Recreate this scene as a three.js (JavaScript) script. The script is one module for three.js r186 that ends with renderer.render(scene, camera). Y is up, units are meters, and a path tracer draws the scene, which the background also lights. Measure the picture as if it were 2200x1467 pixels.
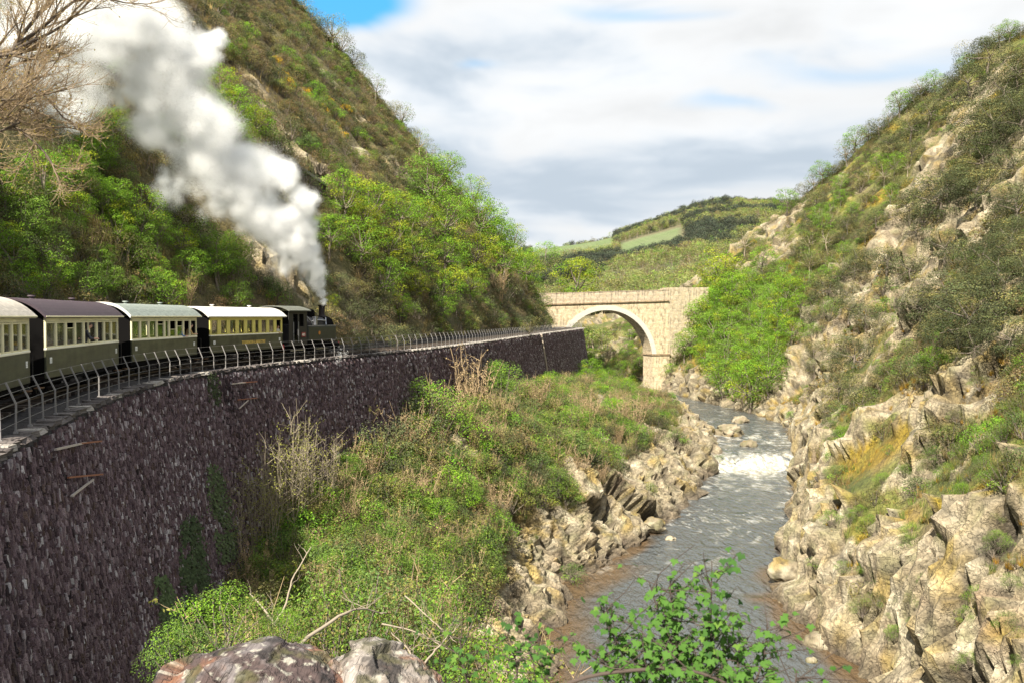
import * as THREE from 'three';
import { mergeGeometries, mergeVertices } from 'three/addons/utils/BufferGeometryUtils.js';
import { MarchingCubes } from 'three/addons/objects/MarchingCubes.js';
import { ImprovedNoise } from 'three/addons/math/ImprovedNoise.js';
import { TextGeometry } from 'three/addons/geometries/TextGeometry.js';
import { FontLoader } from 'three/addons/loaders/FontLoader.js';
import { RoundedBoxGeometry } from 'three/addons/geometries/RoundedBoxGeometry.js';

// ---------- camera, sky, sun, exposure ----------
const EYE = 22;                                   // metres above the river
const scene = new THREE.Scene();
const camera = new THREE.PerspectiveCamera(43.67, 2200 / 1467, 0.2, 4000);
camera.position.set(0, EYE, 0);
camera.rotation.x = -1.67 * Math.PI / 180;
camera.focus = 60; camera.userData.fStop = 4;
const renderer = new THREE.WebGLRenderer({ antialias: true });
renderer.toneMapping = THREE.LinearToneMapping;
renderer.toneMappingExposure = 2.32;
renderer.shadowMap.enabled = true;
const SUN = new THREE.Vector3(-0.30, 0.71, 0.64).normalize();
const sun = new THREE.DirectionalLight(new THREE.Color(1, 0.93, 0.79), 5.0);
sun.position.copy(SUN).multiplyScalar(300).add(new THREE.Vector3(20, 0, -110));
sun.target.position.set(20, 0, -110);
sun.castShadow = true;
sun.shadow.mapSize.set(4096, 4096);
Object.assign(sun.shadow.camera, { left: -180, right: 180, top: 180, bottom: -180, near: 1, far: 700 });
scene.add(sun, sun.target);

// ---------- random numbers and noise ----------
function RNG(seed) {
  let s = seed | 0;
  const f = () => { s = (s + 0x6d2b79f5) | 0; let t = Math.imul(s ^ (s >>> 15), 1 | s); t = (t + Math.imul(t ^ (t >>> 7), 61 | t)) ^ t; return ((t ^ (t >>> 14)) >>> 0) / 4294967296; };
  f.r = (a, b) => a + (b - a) * f();
  f.g = () => (f() + f() + f() - 1.5) * 1.16;
  f.pick = (l) => l[Math.floor(f() * l.length)];
  return f;
}
const PN = new ImprovedNoise();
const noise = (x, y = 0.37, z = 0.71) => PN.noise(x, y, z);
function fbm(x, y, z, n = 4) { let s = 0, a = 0.5, k = 1; for (let i = 0; i < n; i++) { s += a * PN.noise(x * k + i * 17.3, y * k + i * 9.1, z * k + i * 5.7); a *= 0.5; k *= 2.03; } return s; }
const clamp = (v, a = 0, b = 1) => Math.min(b, Math.max(a, v));
const lerp = (a, b, t) => a + (b - a) * t;
const sst = (a, b, v) => { const t = clamp((v - a) / (b - a)); return t * t * (3 - 2 * t); };
const hash3 = (x, y, z) => { let h = Math.imul(x | 0, 374761393) ^ Math.imul(y | 0, 668265263) ^ Math.imul(z | 0, 2147483647 - 97); h = Math.imul(h ^ (h >>> 13), 1274126177); h ^= h >>> 16; h = Math.imul(h, 2246822519); return ((h ^ (h >>> 13)) >>> 0) / 4294967296; };

// cloudy spring sky, computed for every direction
{
  const Wd = 3072, Hd = 1536, data = new Float32Array(Wd * Hd * 4);
  const gaps = [[-12.9, 19.4, 5.2, 1.5, 1.0], [8, 18.8, 6, .8, .36], [24, 15.5, 9, 1.8, .42], [-2, 15.2, 2.4, .7, .25], [14, 13, 5, 1, .3], [-31, 27, 9, 4, .9], [38, 30, 14, 5, .8], [-70, 36, 12, 5, .8], [90, 40, 14, 6, .8], [150, 35, 12, 6, .8], [-140, 42, 16, 5, .8], [10, 55, 20, 7, .7]];
  for (let j = 0; j < Hd; j++) {
    const el = ((j + 0.5) / Hd - 0.5) * Math.PI, y = Math.sin(el), ce = Math.cos(el), eld = el * 180 / Math.PI;
    for (let i = 0; i < Wd; i++) {
      const o = (j * Wd + i) * 4;
      if (el < -0.02) { data[o] = 0.22; data[o + 1] = 0.23; data[o + 2] = 0.19; data[o + 3] = 1; continue; }
      const a = ((i + 0.5) / Wd - 0.5) * 2 * Math.PI, x = Math.cos(a) * ce, z = Math.sin(a) * ce;
      const k = 1 / (Math.max(y, 0) + 0.16), X = x * k, Z = z * k;
      const wx = fbm(X * .8 + 3, Z * .8, 1.5, 3), wz = fbm(X * .8, Z * .8 + 7, 8.5, 3);
      const n1 = fbm(X * .85 + wx * .7 + 11.3, Z * 1.25 + wz * .7 + 4.2, 2.2, 6);
      const n2 = fbm(X * 1.1 + wx * 1.1 + 31.3, Z * 2.1 + wz * 1.1 - 14.2, 5.2, 6);
      let az = Math.atan2(x, -z) * 180 / Math.PI, cov = 0.98 + n1 * 0.5, gap = 0;
      for (const [ga, ge, wa, we, s] of gaps) { let da = az - ga; if (da > 180) da -= 360; if (da < -180) da += 360; const q = ((da + wx * 14) / wa) ** 2 + ((eld - ge + n1 * 4.5) / we) ** 2; if (q < 9) gap = Math.max(gap, s * Math.exp(-q * .8) * 1.25); }
      cov = clamp(sst(.1, .75, cov - gap * 1.05));
      // grey undersides: heavier in a low band
      const n3 = fbm(az * .085 + wx * 1.2, eld * .26 + wz, 6.6, 6), band = Math.exp(-(((eld - 8.8) / 4.6) ** 2));
      const thick = sst(-0.2, 0.5, n2 * .55 + n3 * .95 - .13 + band * .3 + n1 * .15);
      const b = lerp(0.435, 0.30, thick) + n3 * .14 * (1 - thick);
      const cl = [b * lerp(.985, .84, thick), b * lerp(1, .965, thick), b * lerp(1.01, 1.1, thick)];
      const hz = Math.exp(-Math.max(eld, 0) / 9), blue = [lerp(.035, .24, hz), lerp(.24, .40, hz), lerp(.48, .52, hz)];
      for (let c = 0; c < 3; c++) data[o + c] = Math.max(.02, lerp(blue[c], cl[c], cov));
      data[o + 3] = 1;
    }
  }
  const sky = new THREE.DataTexture(data, Wd, Hd, THREE.RGBAFormat, THREE.FloatType);
  sky.mapping = THREE.EquirectangularReflectionMapping;
  sky.magFilter = sky.minFilter = THREE.LinearFilter; sky.wrapS = THREE.RepeatWrapping; sky.needsUpdate = true;
  scene.background = sky; scene.environment = sky;
}

// ---------- naming helpers ----------
const used = new Map();
function numbered(n) { const k = used.get(n) ?? 0; used.set(n, k + 1); return k ? n + '_' + String(k).padStart(3, '0') : n; }
function tag(o, label, category, group) { o.userData = { label, category }; if (group) o.userData.group = group; return o; }
function shadow(o) { o.castShadow = o.receiveShadow = true; return o; }
function mesh(name, geo, mat, parent) { const m = shadow(new THREE.Mesh(geo, mat)); m.name = parent === scene ? numbered(name) : name; parent.add(m); return m; }
function thing(name, label, category, group) { const g = new THREE.Group(); g.name = numbered(name); g.userData = { label, category }; if (group) g.userData.group = group; scene.add(g); return g; }
function struct(name, geo, mat) { const m = shadow(new THREE.Mesh(geo, mat)); m.name = numbered(name); m.userData = { kind: 'structure' }; scene.add(m); return m; }
function stuff(o, name, label, category, parent = scene) { o.name = parent === scene ? numbered(name) : name; shadow(o); o.userData = { kind: 'stuff' }; if (label) o.userData.label = label; if (category) o.userData.category = category; parent.add(o); return o; }
const V = (x, y, z) => new THREE.Vector3(x, y, z);
const lin = (r, g, b) => new THREE.Color().setRGB(r, g, b);

// ---------- textures: grain only, all of them neutral so that they tint ----------
function noiseTex(size, fn, srgb = false) {
  const d = new Uint8Array(size * size * 4);
  for (let j = 0; j < size; j++) for (let i = 0; i < size; i++) { const v = fn(i / size, j / size), o = (j * size + i) * 4; const c = Array.isArray(v) ? v : [v, v, v]; d[o] = clamp(c[0]) * 255; d[o + 1] = clamp(c[1]) * 255; d[o + 2] = clamp(c[2]) * 255; d[o + 3] = 255; }
  const t = new THREE.DataTexture(d, size, size); t.wrapS = t.wrapT = THREE.RepeatWrapping; t.magFilter = THREE.LinearFilter; t.minFilter = THREE.LinearFilter; if (srgb) t.colorSpace = THREE.SRGBColorSpace; t.needsUpdate = true; return t;
}
// tileable fbm: gradient-free lattice noise that wraps
function lat(u, v, k, z) { const x = u * k, y = v * k, ix = Math.floor(x), iy = Math.floor(y), fx = x - ix, fy = y - iy, sx = fx * fx * (3 - 2 * fx), sy = fy * fy * (3 - 2 * fy), q = (a, b) => hash3(((a % k) + k) % k, ((b % k) + k) % k, z + k * 13); return lerp(lerp(q(ix, iy), q(ix + 1, iy), sx), lerp(q(ix, iy + 1), q(ix + 1, iy + 1), sx), sy) - .5; }
function tfbm(u, v, k, n, z = 0) { let s = 0, a = .5; for (let i = 0; i < n; i++) { s += a * lat(u, v, Math.max(1, Math.round(k)), Math.round(z) + i * 31); k *= 2; a *= .55; } return s; }
const T = {};
T.rock = noiseTex(512, (u, v) => { const a = tfbm(u, v, 12, 6), r = 1 - Math.abs(tfbm(u, v, 6, 5, 40)) * 4; return .55 + a * .6 - sst(.8, 1, r) * .3; });
T.soil = noiseTex(512, (u, v) => .62 + tfbm(u, v, 22, 5) * .75);
T.fine = noiseTex(512, (u, v) => .75 + tfbm(u, v, 34, 5) * .6);
T.stain = noiseTex(512, (u, v) => .76 + tfbm(u, v * .25, 16, 4, 9) * .55 + tfbm(u, v, 40, 3) * .25);
T.dirt = noiseTex(512, (u, v) => { const k = .62 + tfbm(u, v * .12, 24, 4, 9) * .9 + tfbm(u, v, 12, 4, 2) * .5 + tfbm(u, v, 50, 2) * .2; return [k * 1.06, k, k * .86]; });
T.ripple = noiseTex(512, (u, v) => .5 + tfbm(u, v, 16, 5, 3) * .9);
const rep = (t, x, y) => { const c = t.clone(); c.repeat.set(x, y); c.needsUpdate = true; return c; };
const std = (o) => new THREE.MeshStandardMaterial({ roughness: .9, ...o });

// ---------- the lie of the land: curves over distance d (metres ahead of the viewpoint) ----------
function curve(pts) {                              // smooth x(d) through [d, x]
  const n = pts.length, m = pts.map((p, i) => { const a = pts[Math.max(0, i - 1)], b = pts[Math.min(n - 1, i + 1)]; return (b[1] - a[1]) / (b[0] - a[0]); });
  return (d) => {
    if (d <= pts[0][0]) return pts[0][1] + m[0] * (d - pts[0][0]);
    if (d >= pts[n - 1][0]) return pts[n - 1][1] + m[n - 1] * (d - pts[n - 1][0]);
    let i = 0; while (d > pts[i + 1][0]) i++;
    const h = pts[i + 1][0] - pts[i][0], t = (d - pts[i][0]) / h, t2 = t * t, t3 = t2 * t;
    return (2 * t3 - 3 * t2 + 1) * pts[i][1] + (t3 - 2 * t2 + t) * h * m[i] + (-2 * t3 + 3 * t2) * pts[i + 1][1] + (t3 - t2) * h * m[i + 1];
  };
}
const WALL_TOP = EYE - 2.9, RAIL = WALL_TOP + 0.12;
const WE = curve([[2, -2.4], [6, -5], [11, -7.9], [18.3, -11], [28.2, -13.9], [37, -15.6], [45, -15.9], [56, -13.9], [70, -10], [82, -6.9], [110, -1.5], [140, 4], [180, 11.5], [205, 16.2], [214, 17.6]]);   // edge of the retaining wall
const HB0 = curve([[178, 5.2], [190, 7.4], [202, 9.2], [215, 10.2], [226, 9.6], [240, 7], [258, 0], [285, -16], [320, -45], [380, -110]]);
const HB = (d) => d < 178 ? WE(d) - 5.7 : d < 190 ? lerp(WE(d) - 5.7, HB0(d), (d - 178) / 12) : HB0(d);          // foot of the left hillside
const WB0 = curve([[205, 16.2], [214, 17.6], [222, 16.9], [227.5, 12.8], [231, 8.9], [238, 7.4], [250, 3.4], [270, -6.5], [285, -15.5], [320, -44.5], [380, -109]]);
const WB = (d) => d < 205 ? WE(d) : WB0(d);
const LB = curve([[8, -1], [30, -1], [45, .6], [61, 3.2], [68, 4.8], [79, 12], [96, 18.9], [112, 25], [126, 31], [140, 34], [155, 36.4], [171, 36], [190, 32], [212, 24], [232, 16], [262, 8], [300, 0], [360, -14]]);   // left water's edge
const RB = curve([[20, 20.5], [40, 22], [50, 21.5], [60, 20.6], [66, 20.8], [72, 22.8], [80.6, 26], [93, 31], [106, 35.5], [120, 40], [134, 45], [150, 49], [165, 52], [180, 51.5], [200, 48], [215, 45.5], [232, 43], [262, 34], [300, 25], [360, 12]]);   // right water's edge
const FOOT = curve([[8, 6.5], [25, 6.5], [41, 7.5], [53, 10], [66, 12], [91, 13], [130, 11.2], [166, 8.2], [205, 7.5], [221, 8.5], [230, 10], [242, 17.5], [260, 18], [360, 15]]);   // ground at the foot of the wall
const slopeOf = (f, d) => (f(d + .5) - f(d - .5));

function fLeft(v, d) {
  const k = 1 + .12 * noise(d * .03, 3.3) + .1 * noise(d * .08, 9.1);
  if (v < 9) return 1.9 * v * k;
  return 17.1 * k + (v - 9) * 1.17 - Math.max(0, v - 60) * .5;
}
const FARTOP = curve([[-900, 30], [-300, 40], [0, 82], [44, 91], [98, 101], [147, 118], [206, 137], [290, 139], [420, 150], [800, 170], [1400, 190]]);
function hFar(x, d) {
  const t = (d - 300) / 600, top = FARTOP(x / d * 900) + 6 * noise(x * .006, 2.2, d * .004);
  const base = 13 + Math.max(0, x - 30) * .04;
  return t < 1 ? lerp(base, top, Math.pow(clamp(t), .88)) + 5 * noise(x * .012, 5, d * .012) * clamp(t * 3) : top - (d - 900) * .16;
}
const ribs = (r, d) => noise((d + r * .3) * .10, r * .015, 4.4) * 1.3 + .45 * noise((d + r * .3) * .31, r * .05, 1.2);   // rock ribs that run down the right slope
function H(x, d) {
  const hb = HB(d), und = fbm(x * .11, 4.4, d * .11, 3);
  if (x < hb) {                                                       // left hillside
    const v = (hb - x) / Math.sqrt(1 + slopeOf(HB, Math.min(d, 230)) ** 2 * .5), n = clamp(v / 6);
    let y = WALL_TOP - .1 + fLeft(v, d) + und * 3.4 * n;
    if (d > 215) y = lerp(y, Math.max(hFar(x, d), 13), sst(225, 300, d));
    return y;
  }
  const lb = LB(d), rb = RB(d), wb = WB(d);
  if (x < wb) return d < 205 ? WALL_TOP - .1 : lerp(WALL_TOP - .1, hFar(x, d), sst(232, 290, d));
  let y;
  if (x < lb) {                                                       // left bank
    const D = Math.max(4, lb - wb), t = lb - x, f = FOOT(d), rim = clamp(4.8 + 3.0 * noise(d * .07, 1.7) + 1.6 * noise(d * .23, 6.1), 1.8, 7.5) * clamp(D / 15, .5, 1), w = Math.min(D * .4, 5.6);
    y = t < w ? -.8 + (rim + .8) * Math.pow(t / w, .7) : rim + (f - rim) * Math.pow((t - w) / Math.max(1, D - w), .8);
    y += und * 2.0 * sst(0, 4, t);
    if (d < 25) y = lerp(y, 6, sst(25, 14, d));
  } else if (x < rb) y = -1.6;                                        // river bed
  else {                                                              // right hillside
    const r = x - rb, m = d < 150 ? 1.22 : d < 200 ? lerp(1.22, 1.08, (d - 150) / 50) : d < 265 ? lerp(1.08, .9, (d - 200) / 65) : lerp(.9, .66, clamp((d - 265) / 80));
    const cl = (4.4 + 2.6 * noise(d * .06, 8.8) + 1.5 * noise(d * .21, 2.1));
    y = -.9 + cl * (1 - Math.exp(-r * .55)) + m * r;
    const big = clamp(r / 9), rib = ribs(r, d);
    y += big * (8.5 * Math.exp(-(((d - 138 - r * .26) / 11) ** 2)) - 9 * Math.exp(-(((d - 166 - r * .22) / 13) ** 2)) + 2.6 * rib + 4.2 * noise(d * .045 + r * .012, r * .03, 7.7) + und * 3.2);
    y -= Math.max(0, r - 95) * .6;
    if (d > 285) y = lerp(y, Math.max(hFar(x, d), 13), sst(285, 345, d) * .9);
  }
  if (d > 262 && x < rb) y = lerp(y, hFar(x, d), sst(262, 330, d));
  return y;
}
// the point of the ground that the line of sight through a pixel of a 2200 x 1467 picture meets
const FPX = 1831, PITCH = 1.67 * Math.PI / 180;
function ray(px, py) { const X = (px - 1100) / FPX, Y = (733.5 - py) / FPX, c = Math.cos(PITCH), s = Math.sin(PITCH), f = c + Y * s; return [X / f, (Y * c - s) / f]; }
function at(px, py, d) { const [a, b] = ray(px, py); return V(a * d, EYE + b * d, -d); }
function hit(px, py, from = 14, to = 900) {
  const [a, b] = ray(px, py); let p = from;
  for (let d = from; d < to; d *= 1.006) { if (EYE + b * d < H(a * d, d)) { let lo = p, hi = d; for (let i = 0; i < 8; i++) { const m = (lo + hi) / 2; if (EYE + b * m < H(a * m, m)) hi = m; else lo = m; } return V(a * hi, H(a * hi, hi), -hi); } p = d; }
  return null;
}
// ---------- crags: where bare rock shows, and its broken faces ----------
const rockSpots = [];
for (const [px, py, rp] of [[1760, 720, 70], [1800, 650, 70], [1850, 590, 60], [1900, 530, 55], [1950, 460, 50], [1990, 400, 50], [2040, 300, 60], [2090, 240, 55], [2140, 170, 55], [1730, 800, 80], [1720, 880, 70], [2000, 620, 40], [2080, 780, 60], [1980, 860, 60], [1775, 790, 95], [1850, 650, 75], [1930, 500, 55], [2030, 330, 60], [2120, 190, 45], [1690, 470, 50], [1660, 540, 35], [2100, 830, 110], [1760, 960, 90], [1740, 1060, 60], [1880, 1290, 130], [2120, 1130, 80], [1700, 1230, 80], [1560, 880, 60], [1820, 1400, 110], [1960, 1400, 110], [2000, 1010, 55], [1990, 700, 60], [2180, 620, 50], [1490, 860, 50], [1800, 1120, 50], [2060, 1280, 60], [1650, 860, 55], [2090, 960, 60],
  [600, 300, 42], [660, 215, 26], [700, 170, 22], [720, 270, 22], [750, 240, 24], [545, 180, 30], [640, 340, 40], [770, 320, 30], [600, 590, 34], [560, 560, 30], [640, 610, 22], [850, 360, 24], [430, 60, 35],
  [1200, 1150, 75], [1290, 1110, 70], [1380, 1080, 60], [1430, 1000, 60], [1300, 960, 40], [1000, 985, 26], [1290, 870, 26], [1480, 980, 45], [1110, 1130, 45], [1190, 1250, 60], [1240, 1040, 45], [1400, 930, 40]]) {
  const p = hit(px, py); if (p) rockSpots.push([p, Math.max(1.6, rp / FPX * -p.z * (px < 860 && py < 420 ? 1.7 : 1.2))]);
}
function rockMask(x, y, d) {
  let m = 0;
  for (const [p, r] of rockSpots) { const dx = x - p.x, dy = y - p.y, dd = d + p.z, q = (dx * dx + dy * dy + dd * dd) / (r * r); if (q < 4) m = Math.max(m, 1.25 * Math.exp(-q * .8)); }
  const lb = LB(d), rb = RB(d);
  if (x < lb && x > WB(d)) m = Math.max(m, sst(d < 72 ? 6.5 : lerp(6.5, 11, clamp((d - 72) / 25)), 2.5, lb - x) * 1.12);
  if (x > rb) m = Math.max(m, sst(7, 1.8, x - rb) * 1.1, sst(-.02, .42, ribs(x - rb, d)) * (d < 168 ? .80 : .65) * sst(95, 50, x - rb));
  return sst(.42, .62, m + .95 * fbm(x * .26, y * .26, d * .26, 4));
}
const _w = [0, 0, 0];
function facets(x, y, z, seed) {                     // cellular blocks, each with a tilted face of its own
  const ix = Math.floor(x), iy = Math.floor(y), iz = Math.floor(z); let f1 = 9, f2 = 9, h = 0;
  for (let a = -1; a < 2; a++) for (let b = -1; b < 2; b++) for (let c = -1; c < 2; c++) {
    const X = ix + a, Y = iy + b, Z = iz + c, k = hash3(X, Y, Z + seed * 131), px = X + hash3(X + 7, Y, Z + seed), py = Y + hash3(X, Y + 7, Z + seed), pz = Z + hash3(X, Y, Z + 7 + seed);
    const dx = x - px, dy = y - py, dz = z - pz, q = Math.abs(dx) * .6 + Math.sqrt(dx * dx + dy * dy + dz * dz);
    if (q < f1) { f2 = f1; f1 = q; h = k + dx * (hash3(X, Y, Z + 50) - .42) * 1.15 + dy * (hash3(X, Y + 60, Z) - .62) * 1.15 + dz * (hash3(X + 70, Y, Z) - .5) * 1.15; } else if (q < f2) f2 = q;
  }
  return [h, f2 - f1];
}
function crag(x, y, z, kb = 1) {                             // [lift in metres, crack 0..1]
  const X = x * .82 + y * .5, Y = y * .82 - x * .5;  // strata lean
  const [a, ca] = facets(X * .23, Y * .12, z * .215, 1), [b, cb] = facets(X * .8 + 5, Y * .42, z * .76, 2);
  return [(a - .4) * 1.8 + (b - .45) * .8 * kb + fbm(x * .4, y * .4, z * .4, 5) * 1.5 + (hash3(Math.floor(X * 2.1 + noise(x, y, z)), Math.floor(Y * 1.3 + noise(z, x, y)), Math.floor(z * 2.1)) - .5) * .26 * kb + noise(x * 1.9, y * 1.9, z * 1.9) * .2 - sst(.07, 0, ca) * .9 - sst(.08, 0, cb) * .35, Math.max(sst(.09, 0, ca), .7 * sst(.08, 0, cb))];
}
// colours that the ground has of its own
const C = { rock: [.43, .35, .23], rockPale: [.70, .61, .44], rockRed: [.30, .20, .125], lichen: [.29, .27, .14], moss: [.44, .29, .025], grass: [.13, .15, .035], grass2: [.24, .24, .06], soil: [.17, .125, .075], dry: [.38, .29, .15], dark: [.06, .05, .04], wet: [.16, .12, .085] };
const mix3 = (a, b, t) => [lerp(a[0], b[0], t), lerp(a[1], b[1], t), lerp(a[2], b[2], t)];
function rockColor(x, y, z, crack) {
  let c = mix3(C.rock, C.rockPale, sst(-.05, .3, fbm(x * .6, y * .6, z * .6, 5)));
  c = mix3(c, C.rockRed, sst(.1, .4, fbm(x * .23 + 9, y * .23, z * .23, 3)) * .7);
  c = mix3(c, C.lichen, sst(.0, .25, fbm(x * .9, y * .9 + 4, z * .9, 4)) * .75);
  c = mix3(c, C.moss, sst(.06, .24, fbm(x * .4, y * .4 + 21, z * .4, 5)) * .55);
  c = mix3(c, C.wet, sst(1.5, .2, y + noise(x, 2, z) * .7) * .85);
  c = mix3(c, [.10, .08, .05], sst(.1, .3, fbm(x * 1.3 + 40, y * .7, z * 1.3, 4)) * .7); return mix3(c, C.dark, crack * .85);
}
function landColor(x, y, z, side) {
  const a = fbm(x * .16, y * .16, z * .16 + 3, 4), b = fbm(x * .6 + 7, y * .6, z * .6, 3);
  let c = mix3(C.grass, C.grass2, sst(-.2, .3, a + b * .4));
  c = mix3(c, C.dry, sst(.0, .3, fbm(x * .2 + 5, y * .2, z * .2, 3) + b * .4) * .8);
  c = mix3(c, C.moss, sst(.08, .26, fbm(x * .13 + 15, y * .13, z * .13, 4)) * (side === 'right' ? .8 : .4));
  if (side === 'left') c = mix3(c, C.soil, .55); if (side === 'bank') c = mix3(c, C.soil, .4);
  return mix3(c, C.soil, sst(.1, .4, b) * .5);
}
// a sheet of ground as rows over d and columns over an offset; rock is broken, the rest smooth
function sheet(rows, cols, px, side, flatRock = true) {
  const nr = rows.length, nc = cols.length, P = new Float32Array(nr * nc * 3), K = new Float32Array(nr * nc * 3), R = new Float32Array(nr * nc), U = new Float32Array(nr * nc * 2), e = .4;
  for (let i = 0; i < nr; i++) for (let j = 0; j < nc; j++) {
    const d = rows[i], x = px(d, cols[j]), o = i * nc + j, y = H(x, d), m = rockMask(x, y, d);
    let nx = (H(x - e, d) - H(x + e, d)) / (2 * e), nz = (H(x, d + e) - H(x, d - e)) / (2 * e);
    nx = clamp(nx, -2.5, 2.5); nz = clamp(nz, -2.5, 2.5);
    const l = 1 / Math.hypot(nx, 1, nz); let X = x, Y = y, Z = -d, crack = 0;
    const edge = sst(0, .6, j / nc * 12) * sst(0, .6, (nc - 1 - j) / nc * 12);
    if (m > .01) { const [h, cr] = crag(x, y, Z, side === 'bank' ? .5 : side === 'right' ? .6 : 1); const q = m * (side === 'left' ? edge * .8 : 1); X += nx * l * h * q; Y += l * h * q; Z += nz * l * h * q; crack = cr; }
    const sm = .22 * fbm(x * .8, y * .8, Z * .8, 2) * (1 - m); Y += sm * edge;
    const c = m > .5 ? rockColor(X, Y, Z, crack) : landColor(X, Y, Z, side);
    P.set([X, Y, Z], o * 3); K.set(c, o * 3); R[o] = m; U.set([d * .25 + x * .07, (y + x) * .25], o * 2);
  }
  // smooth normals, then flat ones on rock
  const idx = [];
  for (let i = 0; i < nr - 1; i++) for (let j = 0; j < nc - 1; j++) { const a = i * nc + j, b = a + 1, c = a + nc, f = c + 1; if ((i + j) & 1) idx.push(a, b, c, b, f, c); else idx.push(a, b, f, a, f, c); }
  let g = new THREE.BufferGeometry();
  g.setAttribute('position', new THREE.BufferAttribute(P, 3)); g.setIndex(idx); g.computeVertexNormals();
  let up = 0; const N0 = g.attributes.normal.array; for (let k = 1; k < N0.length; k += 3) up += N0[k];
  if (up < 0) { for (let k = 0; k < idx.length; k += 3) { const t = idx[k]; idx[k] = idx[k + 1]; idx[k + 1] = t; } g.setIndex(idx); g.computeVertexNormals(); }
  const n = idx.length, p2 = new Float32Array(n * 3), n2 = new Float32Array(n * 3), c2 = new Float32Array(n * 3), u2 = new Float32Array(n * 2), N = g.attributes.normal.array, A = V(), B = V(), D = V();
  for (let k = 0; k < n; k += 3) {
    const t = [idx[k], idx[k + 1], idx[k + 2]], rk = flatRock && (R[t[0]] + R[t[1]] + R[t[2]]) / 3 > .5;
    A.fromArray(P, t[0] * 3); B.fromArray(P, t[1] * 3).sub(A); D.fromArray(P, t[2] * 3).sub(A); B.cross(D).normalize();
    for (let q = 0; q < 3; q++) {
      const o = (k + q), s = t[q]; p2.set(P.subarray(s * 3, s * 3 + 3), o * 3); { const X = P[s * 3] * .42, Y = P[s * 3 + 1] * .42, Z = P[s * 3 + 2] * .42, ax = Math.abs(B.x), ay = Math.abs(B.y), az = Math.abs(B.z); u2.set(ax > ay && ax > az ? [Z, Y] : ay > az ? [X, Z] : [X, Y], o * 2); }
      if (rk) { n2.set([B.x * .75 + N[s * 3] * .25, B.y * .75 + N[s * 3 + 1] * .25, B.z * .75 + N[s * 3 + 2] * .25], o * 3); } else n2.set(N.subarray(s * 3, s * 3 + 3), o * 3);
      c2.set(K.subarray(s * 3, s * 3 + 3), o * 3);
    }
  }
  const out = new THREE.BufferGeometry();
  out.setAttribute('position', new THREE.BufferAttribute(p2, 3)); out.setAttribute('normal', new THREE.BufferAttribute(n2, 3)); out.setAttribute('color', new THREE.BufferAttribute(c2, 3)); out.setAttribute('uv', new THREE.BufferAttribute(u2, 2));
  return out;
}
function steps(a, b, k, min) { const l = [a]; while (l[l.length - 1] < b) l.push(l[l.length - 1] + Math.max(min, l[l.length - 1] * k)); return l; }
function offs(max, first, grow) { const l = [0]; let s = first; while (l[l.length - 1] < max) { l.push(l[l.length - 1] + s); s *= grow; } return l; }
const groundMat = std({ vertexColors: true, map: T.soil, bumpMap: T.rock, bumpScale: .2, roughness: .95 });

struct('hillside', sheet(steps(5, 300, .0058, .3), offs(125, .4, 1.0115), (d, v) => HB(d) - v, 'left'), groundMat);
struct('hillside', sheet(steps(24, 350, .0047, .26), offs(150, .3, 1.0145), (d, v) => RB(d) - .9 + v, 'right'), groundMat);
{ const cols = []; for (let i = 0; i <= 100; i++) cols.push(i / 100); struct('river_bank', sheet(steps(13, 350, .0052, .28), cols, (d, t) => lerp(WB(d) + .1, LB(d) + .9, t), 'bank'), groundMat); }
// trackbed and the ground that carries on behind the bridge
{ const cols = []; for (let i = 0; i <= 14; i++) cols.push(i / 14); const g = sheet(steps(3, 231, .008, .4), cols, (d, t) => lerp(HB(d) - .3, WB(d) - .12, t), 'track', false);
  const c = g.attributes.color, p = g.attributes.position; for (let i = 0; i < c.count; i++) { const k = -p.getZ(i) > 228 ? 1 : 0, n = .5 + noise(p.getX(i) * 3, 1, p.getZ(i) * 3); if (!k) c.setXYZ(i, .05 * n + .015, .042 * n + .012, .04 * n + .012); }
  struct('trackbed', g, std({ vertexColors: true, map: T.fine, bumpMap: T.soil, bumpScale: .1 })); }
// far hills and the valley floor, out to the horizon
{
  const rows = steps(285, 2600, .014, 2), nc = 220, P = [], K = [], U = [], idx = [];
  for (const d of rows) for (let j = 0; j <= nc; j++) { const x = lerp(-.75, .95, j / nc) * d, y = hFar(x, d) - (d < 345 ? sst(345, 285, d) * 16 : 0); P.push(x, y, -d); U.push(x * .08, d * .08);
    const X = x / d * FPX + 1100, f1 = d > 640 && d < 900 && X > 1150 && X < 1312 && y > 55, f2 = d > 560 && d < 690 && X > 1335 && X < 1462;
    const n = fbm(x * .03, 2, d * .03, 3); K.push(...(f1 || f2 ? mix3([.17, .235, .08], [.20, .24, .10], sst(-.2, .2, n)) : mix3([.13, .14, .06], [.2, .17, .09], sst(-.2, .2, n)))); }
  for (let i = 0; i < rows.length - 1; i++) for (let j = 0; j < nc; j++) { const a = i * (nc + 1) + j; idx.push(a, a + 1, a + nc + 1, a + 1, a + nc + 2, a + nc + 1); }
  const g = new THREE.BufferGeometry(); g.setAttribute('position', new THREE.Float32BufferAttribute(P, 3)); g.setAttribute('color', new THREE.Float32BufferAttribute(K, 3)); g.setAttribute('uv', new THREE.Float32BufferAttribute(U, 2)); g.setIndex(idx); g.computeVertexNormals();
  struct('far_hills', g, groundMat);
}
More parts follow.
